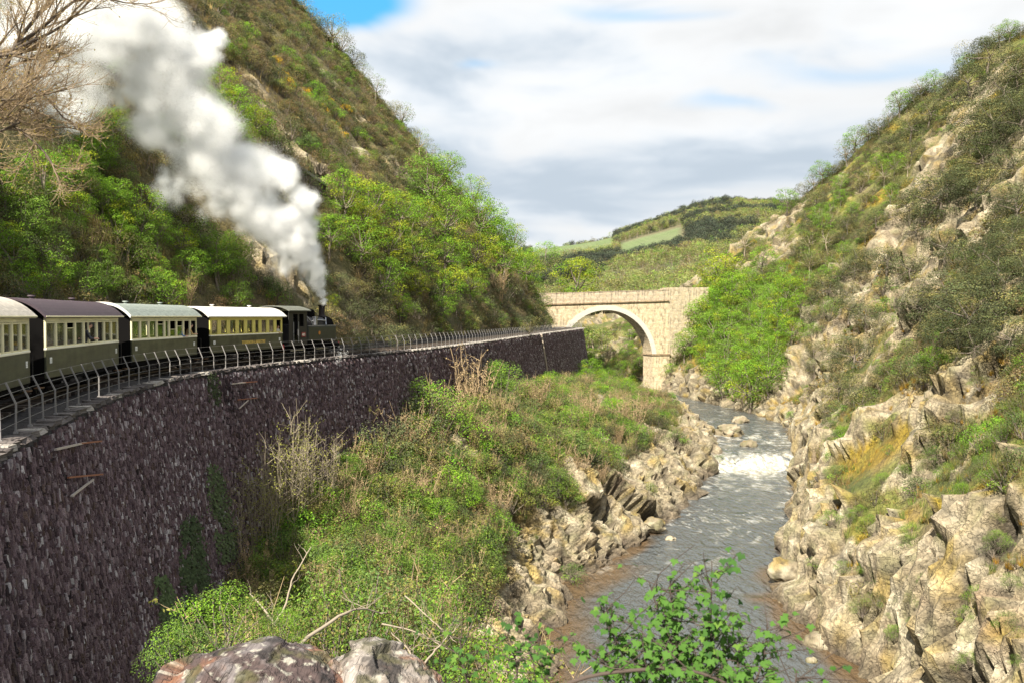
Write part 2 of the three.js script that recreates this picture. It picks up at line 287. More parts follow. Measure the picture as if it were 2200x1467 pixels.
// ---------- the river ----------
function waterY(x, d) { const wide = RB(d) - LB(d), t = (x - LB(d)) / wide; const r = sst(121, 131, d); return r * .95 + .25 * sst(150, 165, d) + (.045 + .06 * r) * fbm(x * .7, 1, d * .5, 3) * 2 + .05 * noise(x * .35 + d * .1, 7, d * .3) + Math.exp(-(((d - 126) / 5.5) ** 2)) * (.8 * fbm(x * .5, 3, d * .5, 3) + .6 * fbm(x * 1.4, 5, d * 1.4, 2)) + Math.exp(-(((d - 148) / 10) ** 2)) * .3 * fbm(x * .4, 9, d * .6, 3); }
{
  const rows = steps(24, 345, .0036, .24), nc = 84, P = [], K = [], U = [], idx = [];
  for (const d of rows) for (let j = 0; j <= nc; j++) {
    const t = j / nc, x = lerp(LB(d) - 1.6, RB(d) + 1.6, t), y = waterY(x, d); P.push(x, y, -d); U.push(x * .16, d * .07);
    const s = Math.min(x - LB(d), RB(d) - x), shallow = sst(d < 76 && x - LB(d) < 6 ? 3.6 : 2.0, 0, s + noise(x * .3, 2, d * .3) * 1.6 + (d > 75 ? 1.2 : -.4));
    let c = mix3([.078, .086, .090], [.11, .066, .028], shallow * .85);
    const warp = fbm(x * .14, 6, d * .12, 3), q = fbm(x * .5 + warp * 5, 2, d * .2 + warp * 3, 5), rap = Math.exp(-(((d - 124.5) / 5.2) ** 2)), run = sst(119, 92, d) * 0 + Math.exp(-(((d - 114) / 8) ** 2)) * .55 + Math.exp(-(((d - 148) / 14) ** 2)) * .5;
    const lines = sst(.045, .0, Math.abs(fbm(x * .26 + warp * 3.5, 12, d * .13, 4))) * sst(-.12, .2, noise(x * .09, 4, d * .06)) * .55;
    let foam = clamp(rap * 1.25 * sst(-.22, .1, q + .1) + run * sst(-.05, .25, q) + lines * sst(62, 95, d) * .8 + sst(.2, .34, q) * .3 * sst(60, 85, d));
    c = mix3(c, mix3([.40, .37, .29], [.68, .67, .63], sst(-.15, .2, fbm(x * 1.1, 4, d * .8, 4))), foam); K.push(...c);
  }
  for (let i = 0; i < rows.length - 1; i++) for (let j = 0; j < nc; j++) { const a = i * (nc + 1) + j; idx.push(a, a + 1, a + nc + 1, a + 1, a + nc + 2, a + nc + 1); }
  const g = new THREE.BufferGeometry(); g.setAttribute('position', new THREE.Float32BufferAttribute(P, 3)); g.setAttribute('color', new THREE.Float32BufferAttribute(K, 3)); g.setAttribute('uv', new THREE.Float32BufferAttribute(U, 2)); g.setIndex(idx); g.computeVertexNormals();
  struct('river_water', g, new THREE.MeshPhysicalMaterial({ vertexColors: true, roughness: .12, ior: 1.4, bumpMap: T.ripple, bumpScale: .38 }));
}

// ---------- geometry helpers for built things ----------
const box = (w, h, d, x = 0, y = 0, z = 0, rx = 0, ry = 0, rz = 0) => { const g = new THREE.BoxGeometry(w, h, d); if (rx) g.rotateX(rx); if (ry) g.rotateY(ry); if (rz) g.rotateZ(rz); return g.translate(x, y, z); };
const boxM = (w, h, d, x = 0, y = 0, z = 0) => { const g = new THREE.BoxGeometry(w, h, d), u = g.attributes.uv, n = g.attributes.normal; for (let i = 0; i < u.count; i++) u.setXY(i, u.getX(i) * (Math.abs(n.getX(i)) > .5 ? d : w), u.getY(i) * (Math.abs(n.getY(i)) > .5 ? d : h)); return g.translate(x, y, z); };
const rbox = (w, h, d, x = 0, y = 0, z = 0, r = .03) => new RoundedBoxGeometry(w, h, d, 2, Math.min(r, w * .45, h * .45, d * .45)).translate(x, y, z);
const cyl = (r0, r1, h, x = 0, y = 0, z = 0, axis = 'y', n = 18) => { const g = new THREE.CylinderGeometry(r1, r0, h, n); if (axis === 'x') g.rotateZ(-Math.PI / 2); if (axis === 'z') g.rotateX(Math.PI / 2); return g.translate(x, y, z); };
const tube = (pts, r, n = 6, seg = 0, closed = false) => new THREE.TubeGeometry(new THREE.CatmullRomCurve3(pts.map((p) => p.isVector3 ? p : V(...p)), closed, 'centripetal'), seg || pts.length * 3, r, n, closed);
const bar = (a, b, w, h = w) => { const d = b.clone().sub(a), g = new THREE.BoxGeometry(w, h, d.length()); g.lookAt(d.clone().normalize()); return g.translate((a.x + b.x) / 2, (a.y + b.y) / 2, (a.z + b.z) / 2); };
const plain = (g) => { const q = g.index ? g.toNonIndexed() : g; for (const k of Object.keys(q.attributes)) if (!['position', 'normal', 'uv'].includes(k)) q.deleteAttribute(k); return q; };
const join = (list) => mergeGeometries(list.map(plain));
const lathe = (pts, n = 20) => new THREE.LatheGeometry(pts.map(([r, y]) => new THREE.Vector2(r, y)), n);

// ---------- path of the wall's edge ----------
const wallPath = (() => {
  const pts = []; for (let d = 3; d <= 205; d += 4) pts.push(V(WE(d), 0, -d));
  for (const [x, d] of [[17.5, 211], [17.9, 217], [16.6, 223], [12.6, 227.5], [5, 231], [-4, 233]]) pts.push(V(x, 0, -d));
  const c = new THREE.CatmullRomCurve3(pts, false, 'centripetal'), N = 1400, P = c.getSpacedPoints(N), L = c.getLength();
  const pos = (s) => { const t = clamp(s / L) * N, i = Math.min(N - 1, Math.floor(t)); return P[i].clone().lerp(P[i + 1], t - i); };
  const tan = (s) => pos(Math.min(L, s + .3)).sub(pos(Math.max(0, s - .3))).normalize();
  const right = (s) => { const t = tan(s); return V(-t.z, 0, t.x); };
  const sAt = (d) => { let lo = 0, hi = L; for (let k = 0; k < 40; k++) { const m = (lo + hi) / 2; if (-pos(m).z < d) lo = m; else hi = m; } return lo; };
  return { pos, tan, right, sAt, L };
})();
const S0 = wallPath.sAt(6), S1 = wallPath.sAt(217) + 14;
const footY = (s) => { const p = wallPath.pos(s); return FOOT(-p.z) - 1.6; };
const BATTER = .15, wallFace = (s, y, out = 0) => wallPath.pos(s).addScaledVector(wallPath.right(s), (WALL_TOP - y) * BATTER + out).setY(y);

// ---------- retaining wall: a core in dark mortar, stones on it, a coping ----------
const R1 = RNG(11);
const wallThing = thing('retaining_wall', 'tall dark rubble stone retaining wall curving beneath the railway above the river bank', 'retaining wall');
{
  const P = [], U = [], idx = []; let n = 0; const rowsY = 14;
  for (let s = S0; s <= S1; s += .8, n++) for (let k = 0; k <= rowsY; k++) { const y = lerp(footY(s) - 1, WALL_TOP, k / rowsY), p = wallFace(s, y); P.push(p.x, p.y, p.z); U.push(s * .4, y * .4); }
  for (let i = 0; i < n - 1; i++) for (let k = 0; k < rowsY; k++) { const a = i * (rowsY + 1) + k, b = a + rowsY + 1; idx.push(a, b, a + 1, b, b + 1, a + 1); }
  const g = new THREE.BufferGeometry(); g.setAttribute('position', new THREE.Float32BufferAttribute(P, 3)); g.setAttribute('uv', new THREE.Float32BufferAttribute(U, 2)); g.setIndex(idx); g.computeVertexNormals();
  mesh('mortar_face', g, std({ color: lin(.03, .022, .026), map: T.soil, bumpMap: T.soil, bumpScale: .12 }), wallThing);
}
function stoneGeo(seed) { const r = RNG(seed), g = mergeVertices(new THREE.BoxGeometry(1, 1, 1, 2, 2, 1).deleteAttribute('uv').deleteAttribute('normal')), p = g.attributes.position; for (let i = 0; i < p.count; i++) { const x = p.getX(i), y = p.getY(i), z = p.getZ(i), k = z > 0 ? .9 : 1, mid = z > 0 && Math.abs(x) < .1 && Math.abs(y) < .1; p.setXYZ(i, x * k + r.r(-.09, .09), y * k + r.r(-.09, .09), z + (z > 0 ? r.r(-.25, .15) : 0) + (mid ? .07 : 0)); } const q = g.toNonIndexed(); q.computeVertexNormals(); const uv = new Float32Array(q.attributes.position.count * 2); for (let i = 0; i < uv.length / 2; i++) { uv[2 * i] = q.attributes.position.getX(i) * .5 + seed * .13; uv[2 * i + 1] = q.attributes.position.getY(i) * .5; } q.setAttribute('uv', new THREE.BufferAttribute(uv, 2)); return q; }
const stoneGeos = [1, 2, 3, 4, 5, 6].map(stoneGeo);
const wallTones = [[.105, .064, .074], [.165, .106, .120], [.225, .152, .168], [.046, .027, .032], [.30, .22, .235], [.47, .40, .42], [.14, .088, .078], [.68, .62, .63]];
const stoneMats = wallTones.map((c) => std({ color: lin(...c), map: T.fine, bumpMap: T.rock, bumpScale: .05, roughness: .92 }));
function toneAt(s, y) { const st = fbm(s * .8, y * .06, 3.3, 4) + .5 * noise(s * 2.6, y * .07, 8), r = R1(), wet = sst(.12, .42, st); if (r < wet * .6) return r < wet * .35 ? 3 : 0; const lichen = sst(.05, .35, fbm(s * .12, y * .12, 9, 3)) * .12 + sst(18, 19, y) * .15; const q = R1(); return q < .022 + lichen * .5 ? 7 : q < .075 + lichen * 1.3 ? 5 : q < .22 ? 4 : q < .48 ? 2 : q < .75 ? 1 : q < .84 ? 6 : 0; }
{
  const list = [];
  for (let y = 18.72, h; y > 4.2; y -= h) {
    h = R1.r(.15, .24);
    for (let s = S0 + 5 + R1(), w; s < S1 - .3; s += w) { const far = clamp((s - 60) / 120); w = R1.r(.055, .125) * (1 + far * 2.3); if (y < footY(s) + .6) continue; list.push([s + w / 2, y + R1.r(-.1, .1), w * R1.r(.95, 1.25), h * R1.r(.75, 1.55)]); }
  }
  const near = list.filter(([s, y]) => { const p = wallFace(s, y); return -p.z > 13 && p.y > EYE - .45 * -p.z; }).sort((a, b) => wallFace(a[0], a[1]).distanceTo(camera.position) - wallFace(b[0], b[1]).distanceTo(camera.position));
  const first = new Set(near.slice(0, 300)), groups = stoneGeos.map(() => []), M = new THREE.Matrix4(), Q = new THREE.Quaternion();
  const up = V(0, 1, 0);
  for (const it of list) {
    const [s, y, w, h] = it, r = wallPath.right(s), t = wallPath.tan(s), nrm = r.clone().multiplyScalar(Math.cos(Math.atan(BATTER))).addScaledVector(up, Math.sin(Math.atan(BATTER))), v = nrm.clone().cross(t.clone().negate()).normalize();
    M.makeBasis(t.clone().negate(), v, nrm); Q.setFromRotationMatrix(M).multiply(new THREE.Quaternion().setFromEuler(new THREE.Euler(R1.r(-.07, .07), R1.r(-.07, .07), R1.r(-.12, .12))));
    const p = wallFace(s, y, R1.r(-.075, .01)), k = Math.floor(R1() * 6), tone = toneAt(s, y);
    M.compose(p, Q, V(w * .97, h * .97, .18));
    if (first.has(it)) { const o = mesh('stone', stoneGeos[k], stoneMats[tone], wallThing); M.decompose(o.position, o.quaternion, o.scale); } else groups[k].push([M.clone(), tone]);
  }
  groups.forEach((gr, k) => { const im = new THREE.InstancedMesh(stoneGeos[k], std({ map: T.fine, bumpMap: T.rock, bumpScale: .05, roughness: .92 }), gr.length); gr.forEach(([m, tone], i) => { im.setMatrixAt(i, m); const c = wallTones[tone], j = R1.r(.75, 1.25); im.setColorAt(i, lin(c[0] * j, c[1] * j, c[2] * j)); }); stuff(im, 'stonework', null, null, wallThing); });
  // coping along the edge
  const mats = [[.12, .10, .095], [.17, .145, .135], [.085, .07, .068], [.42, .38, .34]].map((c) => std({ color: lin(...c), map: T.fine, bumpMap: T.rock, bumpScale: .04 }));
  const rest = [];
  let made = 0;
  for (let s = wallPath.sAt(13), w; s < S1 - .4; s += w) {
    w = R1.r(.4, .75) * (1 + clamp((s - 70) / 120)); const p = wallFace(s + w / 2, WALL_TOP - .02 + R1.r(-.02, .02), -.16 + R1.r(-.03, .03)), t = wallPath.tan(s + w / 2);
    const geo = stoneGeos[Math.floor(R1() * 6)];
    M.makeBasis(t.clone().negate(), V(0, 1, 0), wallPath.right(s + w / 2)); Q.setFromRotationMatrix(M); M.compose(p, Q, V(w * .98, .15, .32));
    if (made < 120) { const o = mesh('coping_stone', geo, mats[s > 75 ? 3 : Math.floor(R1() * 4)], wallThing); M.decompose(o.position, o.quaternion, o.scale); made++; } else rest.push(geo.clone().applyMatrix4(M));
  }
  stuff(new THREE.Mesh(join(rest), mats[3]), 'coping', null, null, wallThing);
}
function wallHit(px, py) { const [a, b] = ray(px, py); for (let d = 10; d < 240; d *= 1.004) { const y = EYE + b * d, x = a * d; if (y < WALL_TOP && x < WE(d) + (WALL_TOP - y) * BATTER * 1.02) return V(x, y, -d); } return null; }

// ---------- trackbed furniture: rails, sleepers ----------
const TRACK = 2.75;                                  // centre line, metres inside the wall's edge
const trackPos = (s, off = 0, y = RAIL) => wallPath.pos(s).addScaledVector(wallPath.right(s), -TRACK + off).setY(y);
{
  const t = thing('railway_track', 'narrow gauge railway track on dark ballast curving along the top of the retaining wall', 'railway track');
  const railMat = std({ color: lin(.16, .12, .10), metalness: .6, roughness: .45 }), wood = [[.09, .065, .05], [.13, .10, .08], [.065, .05, .042]].map((c) => std({ color: lin(...c), map: T.stain }));
  for (const o of [-.53, .53]) { const P = []; for (let s = S0; s < S1; s += 2) P.push(trackPos(s, o)); const c = new THREE.CatmullRomCurve3(P), sh = new THREE.Shape([[-.03, -.06], [.03, -.06], [.03, .06], [-.03, .06]].map((p) => new THREE.Vector2(...p))); mesh('rail', new THREE.ExtrudeGeometry(sh, { steps: 260, extrudePath: c }), railMat, t); }
  const sg = rbox(1.9, .14, .22, 0, 0, 0, .02);
  let n = 0; for (let s = wallPath.sAt(17); s < S1 - 1 && n < 290; s += .72, n++) { const p = trackPos(s, 0, RAIL - .14), o = mesh('sleeper', sg, wood[n % 3], t), r = wallPath.right(s); o.position.copy(p); o.rotation.y = Math.atan2(-r.z, r.x) + .02 * Math.sin(n * 7); }
}
// ---------- fence of bent posts and wires along the edge ----------
{
  const t = thing('railway_fence', 'pale bent metal fence posts strung with wires along the retaining wall top', 'fence');
  const pm = std({ color: lin(.25, .235, .23), metalness: .2, roughness: .6 }), wm = std({ color: lin(.2, .19, .18), metalness: .5, roughness: .5 });
  const HTS = [[.22, 0], [.47, 0], [.70, .01], [.95, .12], [1.2, .235]];
  const pg = join([box(.04, .72, .04, 0, .33, 0), bar(V(0, .68, 0), V(-.235, 1.22, 0), .038), box(.10, .05, .09, 0, -.02, 0)]);
  const strands = HTS.map(() => []);
  const pos = (s, off, h) => wallPath.pos(s).addScaledVector(wallPath.right(s), -.32 - off).setY(WALL_TOP + .08 + h);
  const R = RNG(5); let n = 0;
  for (let s = wallPath.sAt(15.5); s < S1 - .3; s += (s > wallPath.sAt(150) ? 1.9 : 1.42) * R.r(.96, 1.04), n++) {
    const o = mesh('post', pg, pm, t), r = wallPath.right(s); o.position.copy(pos(s, 0, 0)); o.rotation.set(R.r(-.02, .02), Math.atan2(-r.z, r.x), R.r(-.03, .03)); 
    HTS.forEach(([h, off], k) => strands[k].push(pos(s, off, h)));
  }
  strands.forEach((P) => mesh('wire', new THREE.TubeGeometry(new THREE.CatmullRomCurve3(P), P.length * 2, .007, 4), wm, t));
  const cb = mesh('crossbar', box(.45, .05, .05), pm, t); { const s = wallPath.sAt(61.5), r = wallPath.tan(s); cb.position.copy(pos(s, .2, 1.1)); cb.rotation.y = Math.atan2(-r.z, r.x); }
}
// ---------- rusty brackets, drain pipe on the wall ----------
{
  const rust = std({ color: lin(.34, .13, .07), map: T.stain, roughness: .8 }), pale = std({ color: lin(.55, .47, .42), map: T.stain, roughness: .8 });
  const seg = (a, b, w) => { const A = wallHit(...a), B = wallHit(...b), o = V(.9, .1, .35).multiplyScalar(.22); return bar(A.add(o), B.add(o), w, w * .8); };
  const mk = (label, bars) => { const t = thing('iron_bracket', label, 'bracket'); bars.forEach(([a, b, w, m, nm]) => mesh(nm, seg(a, b, w), m, t)); };
  mk('rusty iron bar with pale front piece fixed high on the dark wall at far left', [[[105, 966], [172, 951], .07, pale, 'bar'], [[160, 953], [206, 948], .06, rust, 'bar']]);
  mk('rusty bracket with diagonal pale strut, lower of the two on the near wall', [[[133, 1026], [208, 1019], .06, rust, 'bar'], [[140, 1066], [188, 1030], .06, pale, 'strut']]);
  mk('thin rusty bar on the dark wall below the yellow carriage, upper of two there', [[[490, 825], [520, 822], .07, pale, 'bar'], [[516, 822], [545, 820], .06, rust, 'bar']]);
  mk('rusty bracket with pale diagonal strut below the yellow carriage, lower of two there', [[[503, 859], [545, 855], .06, rust, 'bar'], [[506, 878], [526, 860], .06, pale, 'strut']]);
  const t = thing('drain_pipe', 'long pale pipe running down the dark wall near the bridge', 'drain pipe'); const P = []; for (let k = 0; k <= 8; k++) { const s = wallPath.sAt(144) , y = lerp(WALL_TOP - .1, 8.5, k / 8); P.push(wallFace(s + k * .12, y, .22)); }
  mesh('pipe', tube(P, .16, 8), std({ color: lin(.55, .45, .36), map: T.stain }), t); mesh('pipe_collar', cyl(.2, .2, .3, ...P[0].toArray()), std({ color: lin(.5, .42, .36) }), t);
}
// ---------- stone arch bridge ----------
const stoneTex = (() => {                           // courses too small in the picture to be told apart
  const S = 1024, tone = new Uint8Array(S * S * 4), bump = new Uint8Array(S * S * 4), r = RNG(77), M = 8, rowsN = 22, rows = []; // 8 m square
  for (let k = 0; k < rowsN; k++) { const e = [0]; while (e[e.length - 1] < M) e.push(e[e.length - 1] + r.r(.3, .75)); e[e.length - 1] = M; rows.push([e, e.map(() => r.r(.62, 1.0)), e.map(() => r())]); }
  for (let j = 0; j < S; j++) for (let i = 0; i < S; i++) {
    const x = i / S * M, y = j / S * M, ry = y / M * rowsN, k = Math.floor(ry), fy = (ry - k) * M / rowsN, [e, b, w] = rows[k]; let q = 0; while (x > e[q + 1]) q++;
    const m = Math.min(x - e[q], e[q + 1] - x, fy, M / rowsN - fy), jn = sst(.02, .05, m), n = tfbm(i / S, j / S, 20, 4) * .5, st = sst(.1, .35, tfbm(i / S, j / S * .3, 7, 4, 5));
    const drip = sst(.06, .26, tfbm(i / S, j / S * .125, 24, 4, 7) + .35 * tfbm(i / S, j / S, 5, 3, 3)), v = (b[q] * .75 + .24 + n * .9) * lerp(.7, 1, jn) * (1 - .42 * drip), o = (j * S + i) * 4, c = [v, v * lerp(.93, .86, w[q] * .6 + st * .6), v * lerp(.82, .6, w[q] * .5 + st * .6)];
    for (let c3 = 0; c3 < 3; c3++) { tone[o + c3] = clamp(c[c3]) * 255; bump[o + c3] = clamp(.35 * jn + .4 + n * .6 + w[q] * .15) * 255; } tone[o + 3] = bump[o + 3] = 255;
  }
  const mk = (d) => { const t = new THREE.DataTexture(d, S, S); t.wrapS = t.wrapT = THREE.RepeatWrapping; t.magFilter = THREE.LinearFilter; t.repeat.set(1 / M, 1 / M); t.needsUpdate = true; return t; };
  return [mk(tone), mk(bump)];
})();
{
  const t = thing('arch_bridge', 'pale stone road bridge with one tall arch spanning the gorge beyond the railway', 'bridge');
  t.position.set(12, 0, -230); t.rotation.y = Math.atan2(.28, .96);   // local x runs along the bridge, z towards the viewpoint
  const st = (c) => std({ color: lin(...c), map: stoneTex[0], bumpMap: stoneTex[1], bumpScale: .14 });
  const M1 = st([.72, .64, .51]), M2 = st([.62, .56, .48]), M3 = std({ color: lin(.74, .70, .62), map: T.fine, bumpMap: stoneTex[1], bumpScale: .1 });
  const top = (a) => 28.15 + a * .036, cor = (a) => 25.15 + a * .032, cx = 14.6, R = 13.8, cy = 9.9, W = 5.6;
  const sh = new THREE.Shape(); sh.moveTo(-12, 4); sh.lineTo(cx - R, 4); sh.lineTo(cx - R, cy); sh.absarc(cx, cy, R, Math.PI, 0, true); sh.lineTo(cx + R, -2); sh.lineTo(33.6, -2); sh.lineTo(33.3, cor(33.3)); sh.lineTo(-12, cor(-12)); sh.closePath();
  mesh('spandrel_wall', new THREE.ExtrudeGeometry(sh, { depth: W, bevelEnabled: false, curveSegments: 48 }).translate(0, 0, -W), M1, t);
  const ring = new THREE.Shape(); ring.absarc(cx, cy, R + 1.35, .0, Math.PI, false); ring.lineTo(cx - R + .02, cy); ring.absarc(cx, cy, R + .02, Math.PI, 0, true); ring.closePath();
  mesh('arch_ring', new THREE.ExtrudeGeometry(ring, { depth: .14, bevelEnabled: false, curveSegments: 60 }).translate(0, 0, .002), M3, t);
  const strip = (a0, a1, f, h, d, z) => { const s = new THREE.Shape(); s.moveTo(a0, f(a0)); s.lineTo(a1, f(a1)); s.lineTo(a1, f(a1) + h); s.lineTo(a0, f(a0) + h); s.closePath(); return new THREE.ExtrudeGeometry(s, { depth: d, bevelEnabled: false }).translate(0, 0, z - d); };
  mesh('cornice', strip(-12, 33.4, (a) => cor(a) + .002, .32, W + .7, .35), st([.42, .34, .26]), t);
  mesh('parapet', strip(-12, 33.3, (a) => cor(a) + .324, 0, .5, .0), M2, t).geometry = (() => { const s = new THREE.Shape(); s.moveTo(-12, cor(-12) + .324); s.lineTo(33.3, cor(33.3) + .324); s.lineTo(33.3, top(33.3)); s.lineTo(-12, top(-12)); s.closePath(); return join([new THREE.ExtrudeGeometry(s, { depth: .5, bevelEnabled: false }).translate(0, 0, -.5), new THREE.ExtrudeGeometry(s, { depth: .5, bevelEnabled: false }).translate(0, 0, -W)]); })();
  mesh('parapet_coping', strip(-12, 33.35, (a) => top(a) + .002, .2, .62, .06), st([.55, .48, .42]), t);
  const wing = new THREE.Shape(); wing.moveTo(33.62, 2); wing.lineTo(46, 12); wing.lineTo(46, top(46) + .4); wing.lineTo(33.32, top(33.3) + .75); wing.closePath();
  mesh('wing_wall', new THREE.ExtrudeGeometry(wing, { depth: W - .4, bevelEnabled: false }).translate(0, 0, -W + .3), st([.62, .56, .47]), t);
  mesh('pier', boxM(5.3, 14, W + .5, (cx + R + 33.6) / 2 - .02, 4.2, -W / 2), M1, t);
  mesh('string_course', boxM(5.75, .42, W + .95, (cx + R + 33.6) / 2 - .02, 11.42, -W / 2), st([.42, .34, .25]), t);
  mesh('road_deck', strip(-12, 33.2, (a) => cor(a) + .33, .25, W - 1.1, -.55), std({ color: lin(.12, .12, .12), map: T.fine }), t);
}
// wall of the upper road, high on the left hillside
{
  const t = thing('road_wall', 'dark stone road retaining wall high on the hillside beside the steam plume', 'road wall');
  const q1 = hit(610, 350), q2 = hit(700, 410), A = at(606, 338, -q1.z - 1.2), B = at(700, 402, -q2.z - 1.2), dir = B.clone().sub(A), len = dir.length();
  const sh = new THREE.Shape(); sh.moveTo(0, -3.5); sh.lineTo(len, -3.5); sh.lineTo(len, 0); sh.lineTo(0, 0); sh.closePath();
  const w = mesh('masonry', new THREE.ExtrudeGeometry(sh, { depth: 6, bevelEnabled: false }).translate(0, 0, -6), std({ color: lin(.17, .145, .145), map: stoneTex[0], bumpMap: stoneTex[1], bumpScale: .15 }), t), cpg = mesh('coping', box(len, .3, .5, len / 2, .15, -.1), std({ color: lin(.3, .27, .25), map: T.fine }), t);
  t.position.copy(A); t.rotation.set(0, Math.atan2(-dir.z, dir.x), Math.asin(dir.y / len), 'YXZ');
}

// ---------- people (one continuous body each, colours by what they wear) ----------
function makeBody(pose, seed) {
  // joints in metres, y up, facing +z
  const J = pose === 'lean'
    ? { hip: [0, .92, -.12], chest: [0, 1.30, -.02], neck: [0, 1.46, .05], head: [0, 1.62, .12], sl: [.19, 1.40, .02], sr: [-.19, 1.40, .02], el: [.27, 1.14, .14], er: [-.27, 1.14, .14], hl: [.12, 1.13, .36], hr: [-.12, 1.13, .36], kl: [.10, .5, -.1], kr: [-.10, .5, -.1], fl: [.11, .06, -.14], fr: [-.11, .06, -.14] }
    : { hip: [0, .93, 0], chest: [0, 1.30, .01], neck: [0, 1.47, .01], head: [0, 1.63, .03], sl: [.19, 1.41, 0], sr: [-.19, 1.41, 0], el: [.27, 1.12, -.02], er: [-.27, 1.12, .02], hl: [.24, .9, .12], hr: [-.2, 1.0, .2], kl: [.10, .5, .02], kr: [-.10, .5, 0], fl: [.11, .06, -.02], fr: [-.11, .06, -.02] };
  const caps = [['hip', 'chest', .15, .155], ['chest', 'neck', .13, .055], ['neck', 'head', .055, .06], ['sl', 'el', .055, .043], ['sr', 'er', .055, .043], ['el', 'hl', .042, .03], ['er', 'hr', .042, .03], ['chest', 'sl', .11, .065], ['chest', 'sr', .11, .065], ['hip', 'kl', .10, .062], ['hip', 'kr', .10, .062], ['kl', 'fl', .06, .042], ['kr', 'fr', .06, .042]].map(([a, b, r0, r1]) => [J[a], J[b], r0, r1]);
  for (const s of ['l', 'r']) { const f = J['f' + s]; caps.push([[f[0], .045, f[2]], [f[0], .04, f[2] + .17], .045, .035]); const h = J['h' + s], e = J['e' + s], dx = h[0] - e[0], dy = h[1] - e[1], dz = h[2] - e[2], l = Math.hypot(dx, dy, dz), u = [dx / l, dy / l, dz / l]; caps.push([h, h.map((v, i) => v + u[i] * .06), .032, .03]); for (let k = 0; k < 5; k++) { const o = (k - 2) * .014, b = h.map((v, i) => v + u[i] * .06 + (i === 0 ? o : 0)), len = k === 0 ? .045 : .07 - Math.abs(k - 2) * .008; caps.push([b, b.map((v, i) => v + u[i] * len + (i === 1 ? -.02 : 0) + (k === 0 && i === 0 ? -.03 : 0)), .009, .008]); } }
  const hd = J.head, N = 56, sc = 1.02, cy = .9, mc = new MarchingCubes(N, new THREE.MeshBasicMaterial(), false, false, 200000);
  const smin = (a, b, k) => { const h = clamp(.5 + .5 * (b - a) / k); return lerp(b, a, h) - k * h * (1 - h); };
  mc.isolation = 0;
  for (let z = 0; z < N; z++) for (let y = 0; y < N; y++) for (let x = 0; x < N; x++) {
    const p = [(x / N * 2 - 1) * sc, (y / N * 2 - 1) * sc + cy, (z / N * 2 - 1) * sc]; let D = 1;
    for (const [a, b, r0, r1] of caps) { const ab = b.map((v, i) => v - a[i]), ap = p.map((v, i) => v - a[i]), t = clamp((ab[0] * ap[0] + ab[1] * ap[1] + ab[2] * ap[2]) / (ab[0] ** 2 + ab[1] ** 2 + ab[2] ** 2)); D = smin(D, Math.hypot(ap[0] - ab[0] * t, ap[1] - ab[1] * t, ap[2] - ab[2] * t) - lerp(r0, r1, t), .035); }
    const q = [(p[0] - hd[0]) / .078, (p[1] - hd[1] - .02) / .115, (p[2] - hd[2]) / .095]; D = smin(D, (Math.hypot(...q) - 1) * .078, .02);
    D = smin(D, Math.hypot(p[0] - hd[0], p[1] - hd[1] + .005, p[2] - hd[2] - .1) - .016, .015);
    for (const s of [-1, 1]) D = smin(D, Math.hypot(p[0] - hd[0] - s * .08, p[1] - hd[1], p[2] - hd[2] + .005) - .018, .01);
    mc.field[x + y * N + z * N * N] = -D;
  }
  mc.update();
  const n = mc.count, P = mc.positionArray.slice(0, n * 3), g = new THREE.BufferGeometry(); for (let i = 0; i < n; i++) { P[i * 3] *= sc; P[i * 3 + 1] = P[i * 3 + 1] * sc + cy; P[i * 3 + 2] *= sc; }
  g.setAttribute('position', new THREE.BufferAttribute(P, 3)); g.setAttribute('normal', new THREE.BufferAttribute(mc.normalArray.slice(0, n * 3), 3)); g.computeVertexNormals();
  return [g, J];
}
const bodies = { lean: makeBody('lean'), stand: makeBody('stand') };
function person(label, pose, shirt, hair, group) {
  const t = thing('person', label, 'person', group), [g0, J] = bodies[pose], g = g0.clone(), p = g.attributes.position, K = new Float32Array(p.count * 3);
  for (let i = 0; i < p.count; i++) { const x = p.getX(i), y = p.getY(i), z = p.getZ(i); const hand = ['hl', 'hr'].some((k) => Math.hypot(x - J[k][0], y - J[k][1], z - J[k][2]) < .11), skin = y > J.neck[1] + .01 && Math.abs(x) < .12 || hand; const eye = Math.abs(y - J.head[1] - .02) < .012 && z > J.head[2] + .06 && Math.abs(Math.abs(x) - .03) < .014, mouth = Math.abs(y - J.head[1] + .055) < .007 && z > J.head[2] + .06 && Math.abs(x) < .028; const c = eye ? [.05, .04, .035] : mouth ? [.32, .1, .09] : skin ? [.62, .36, .26] : y < .09 ? [.03, .025, .02] : y < .93 ? [.05, .06, .10] : shirt; K.set(c, i * 3); }
  g.setAttribute('color', new THREE.BufferAttribute(K, 3)); mesh('body', g, std({ vertexColors: true, roughness: .8 }), t);
  const hg = new THREE.SphereGeometry(.1, 16, 12, 0, Math.PI * 2, 0, 1.75); const hp = hg.attributes.position; for (let i = 0; i < hp.count; i++) { const k = 1 + .05 * noise(hp.getX(i) * 40, hp.getY(i) * 40, hp.getZ(i) * 40); hp.setXYZ(i, hp.getX(i) * .87 * k, hp.getY(i) * 1.12 * k, hp.getZ(i) * 1.04 * k); } hg.rotateX(-.35); hg.computeVertexNormals(); hg.translate(J.head[0], J.head[1] + .035, J.head[2] - .012);
  mesh('hair', hg, std({ color: lin(...hair), roughness: .7 }), t);
  return t;
}
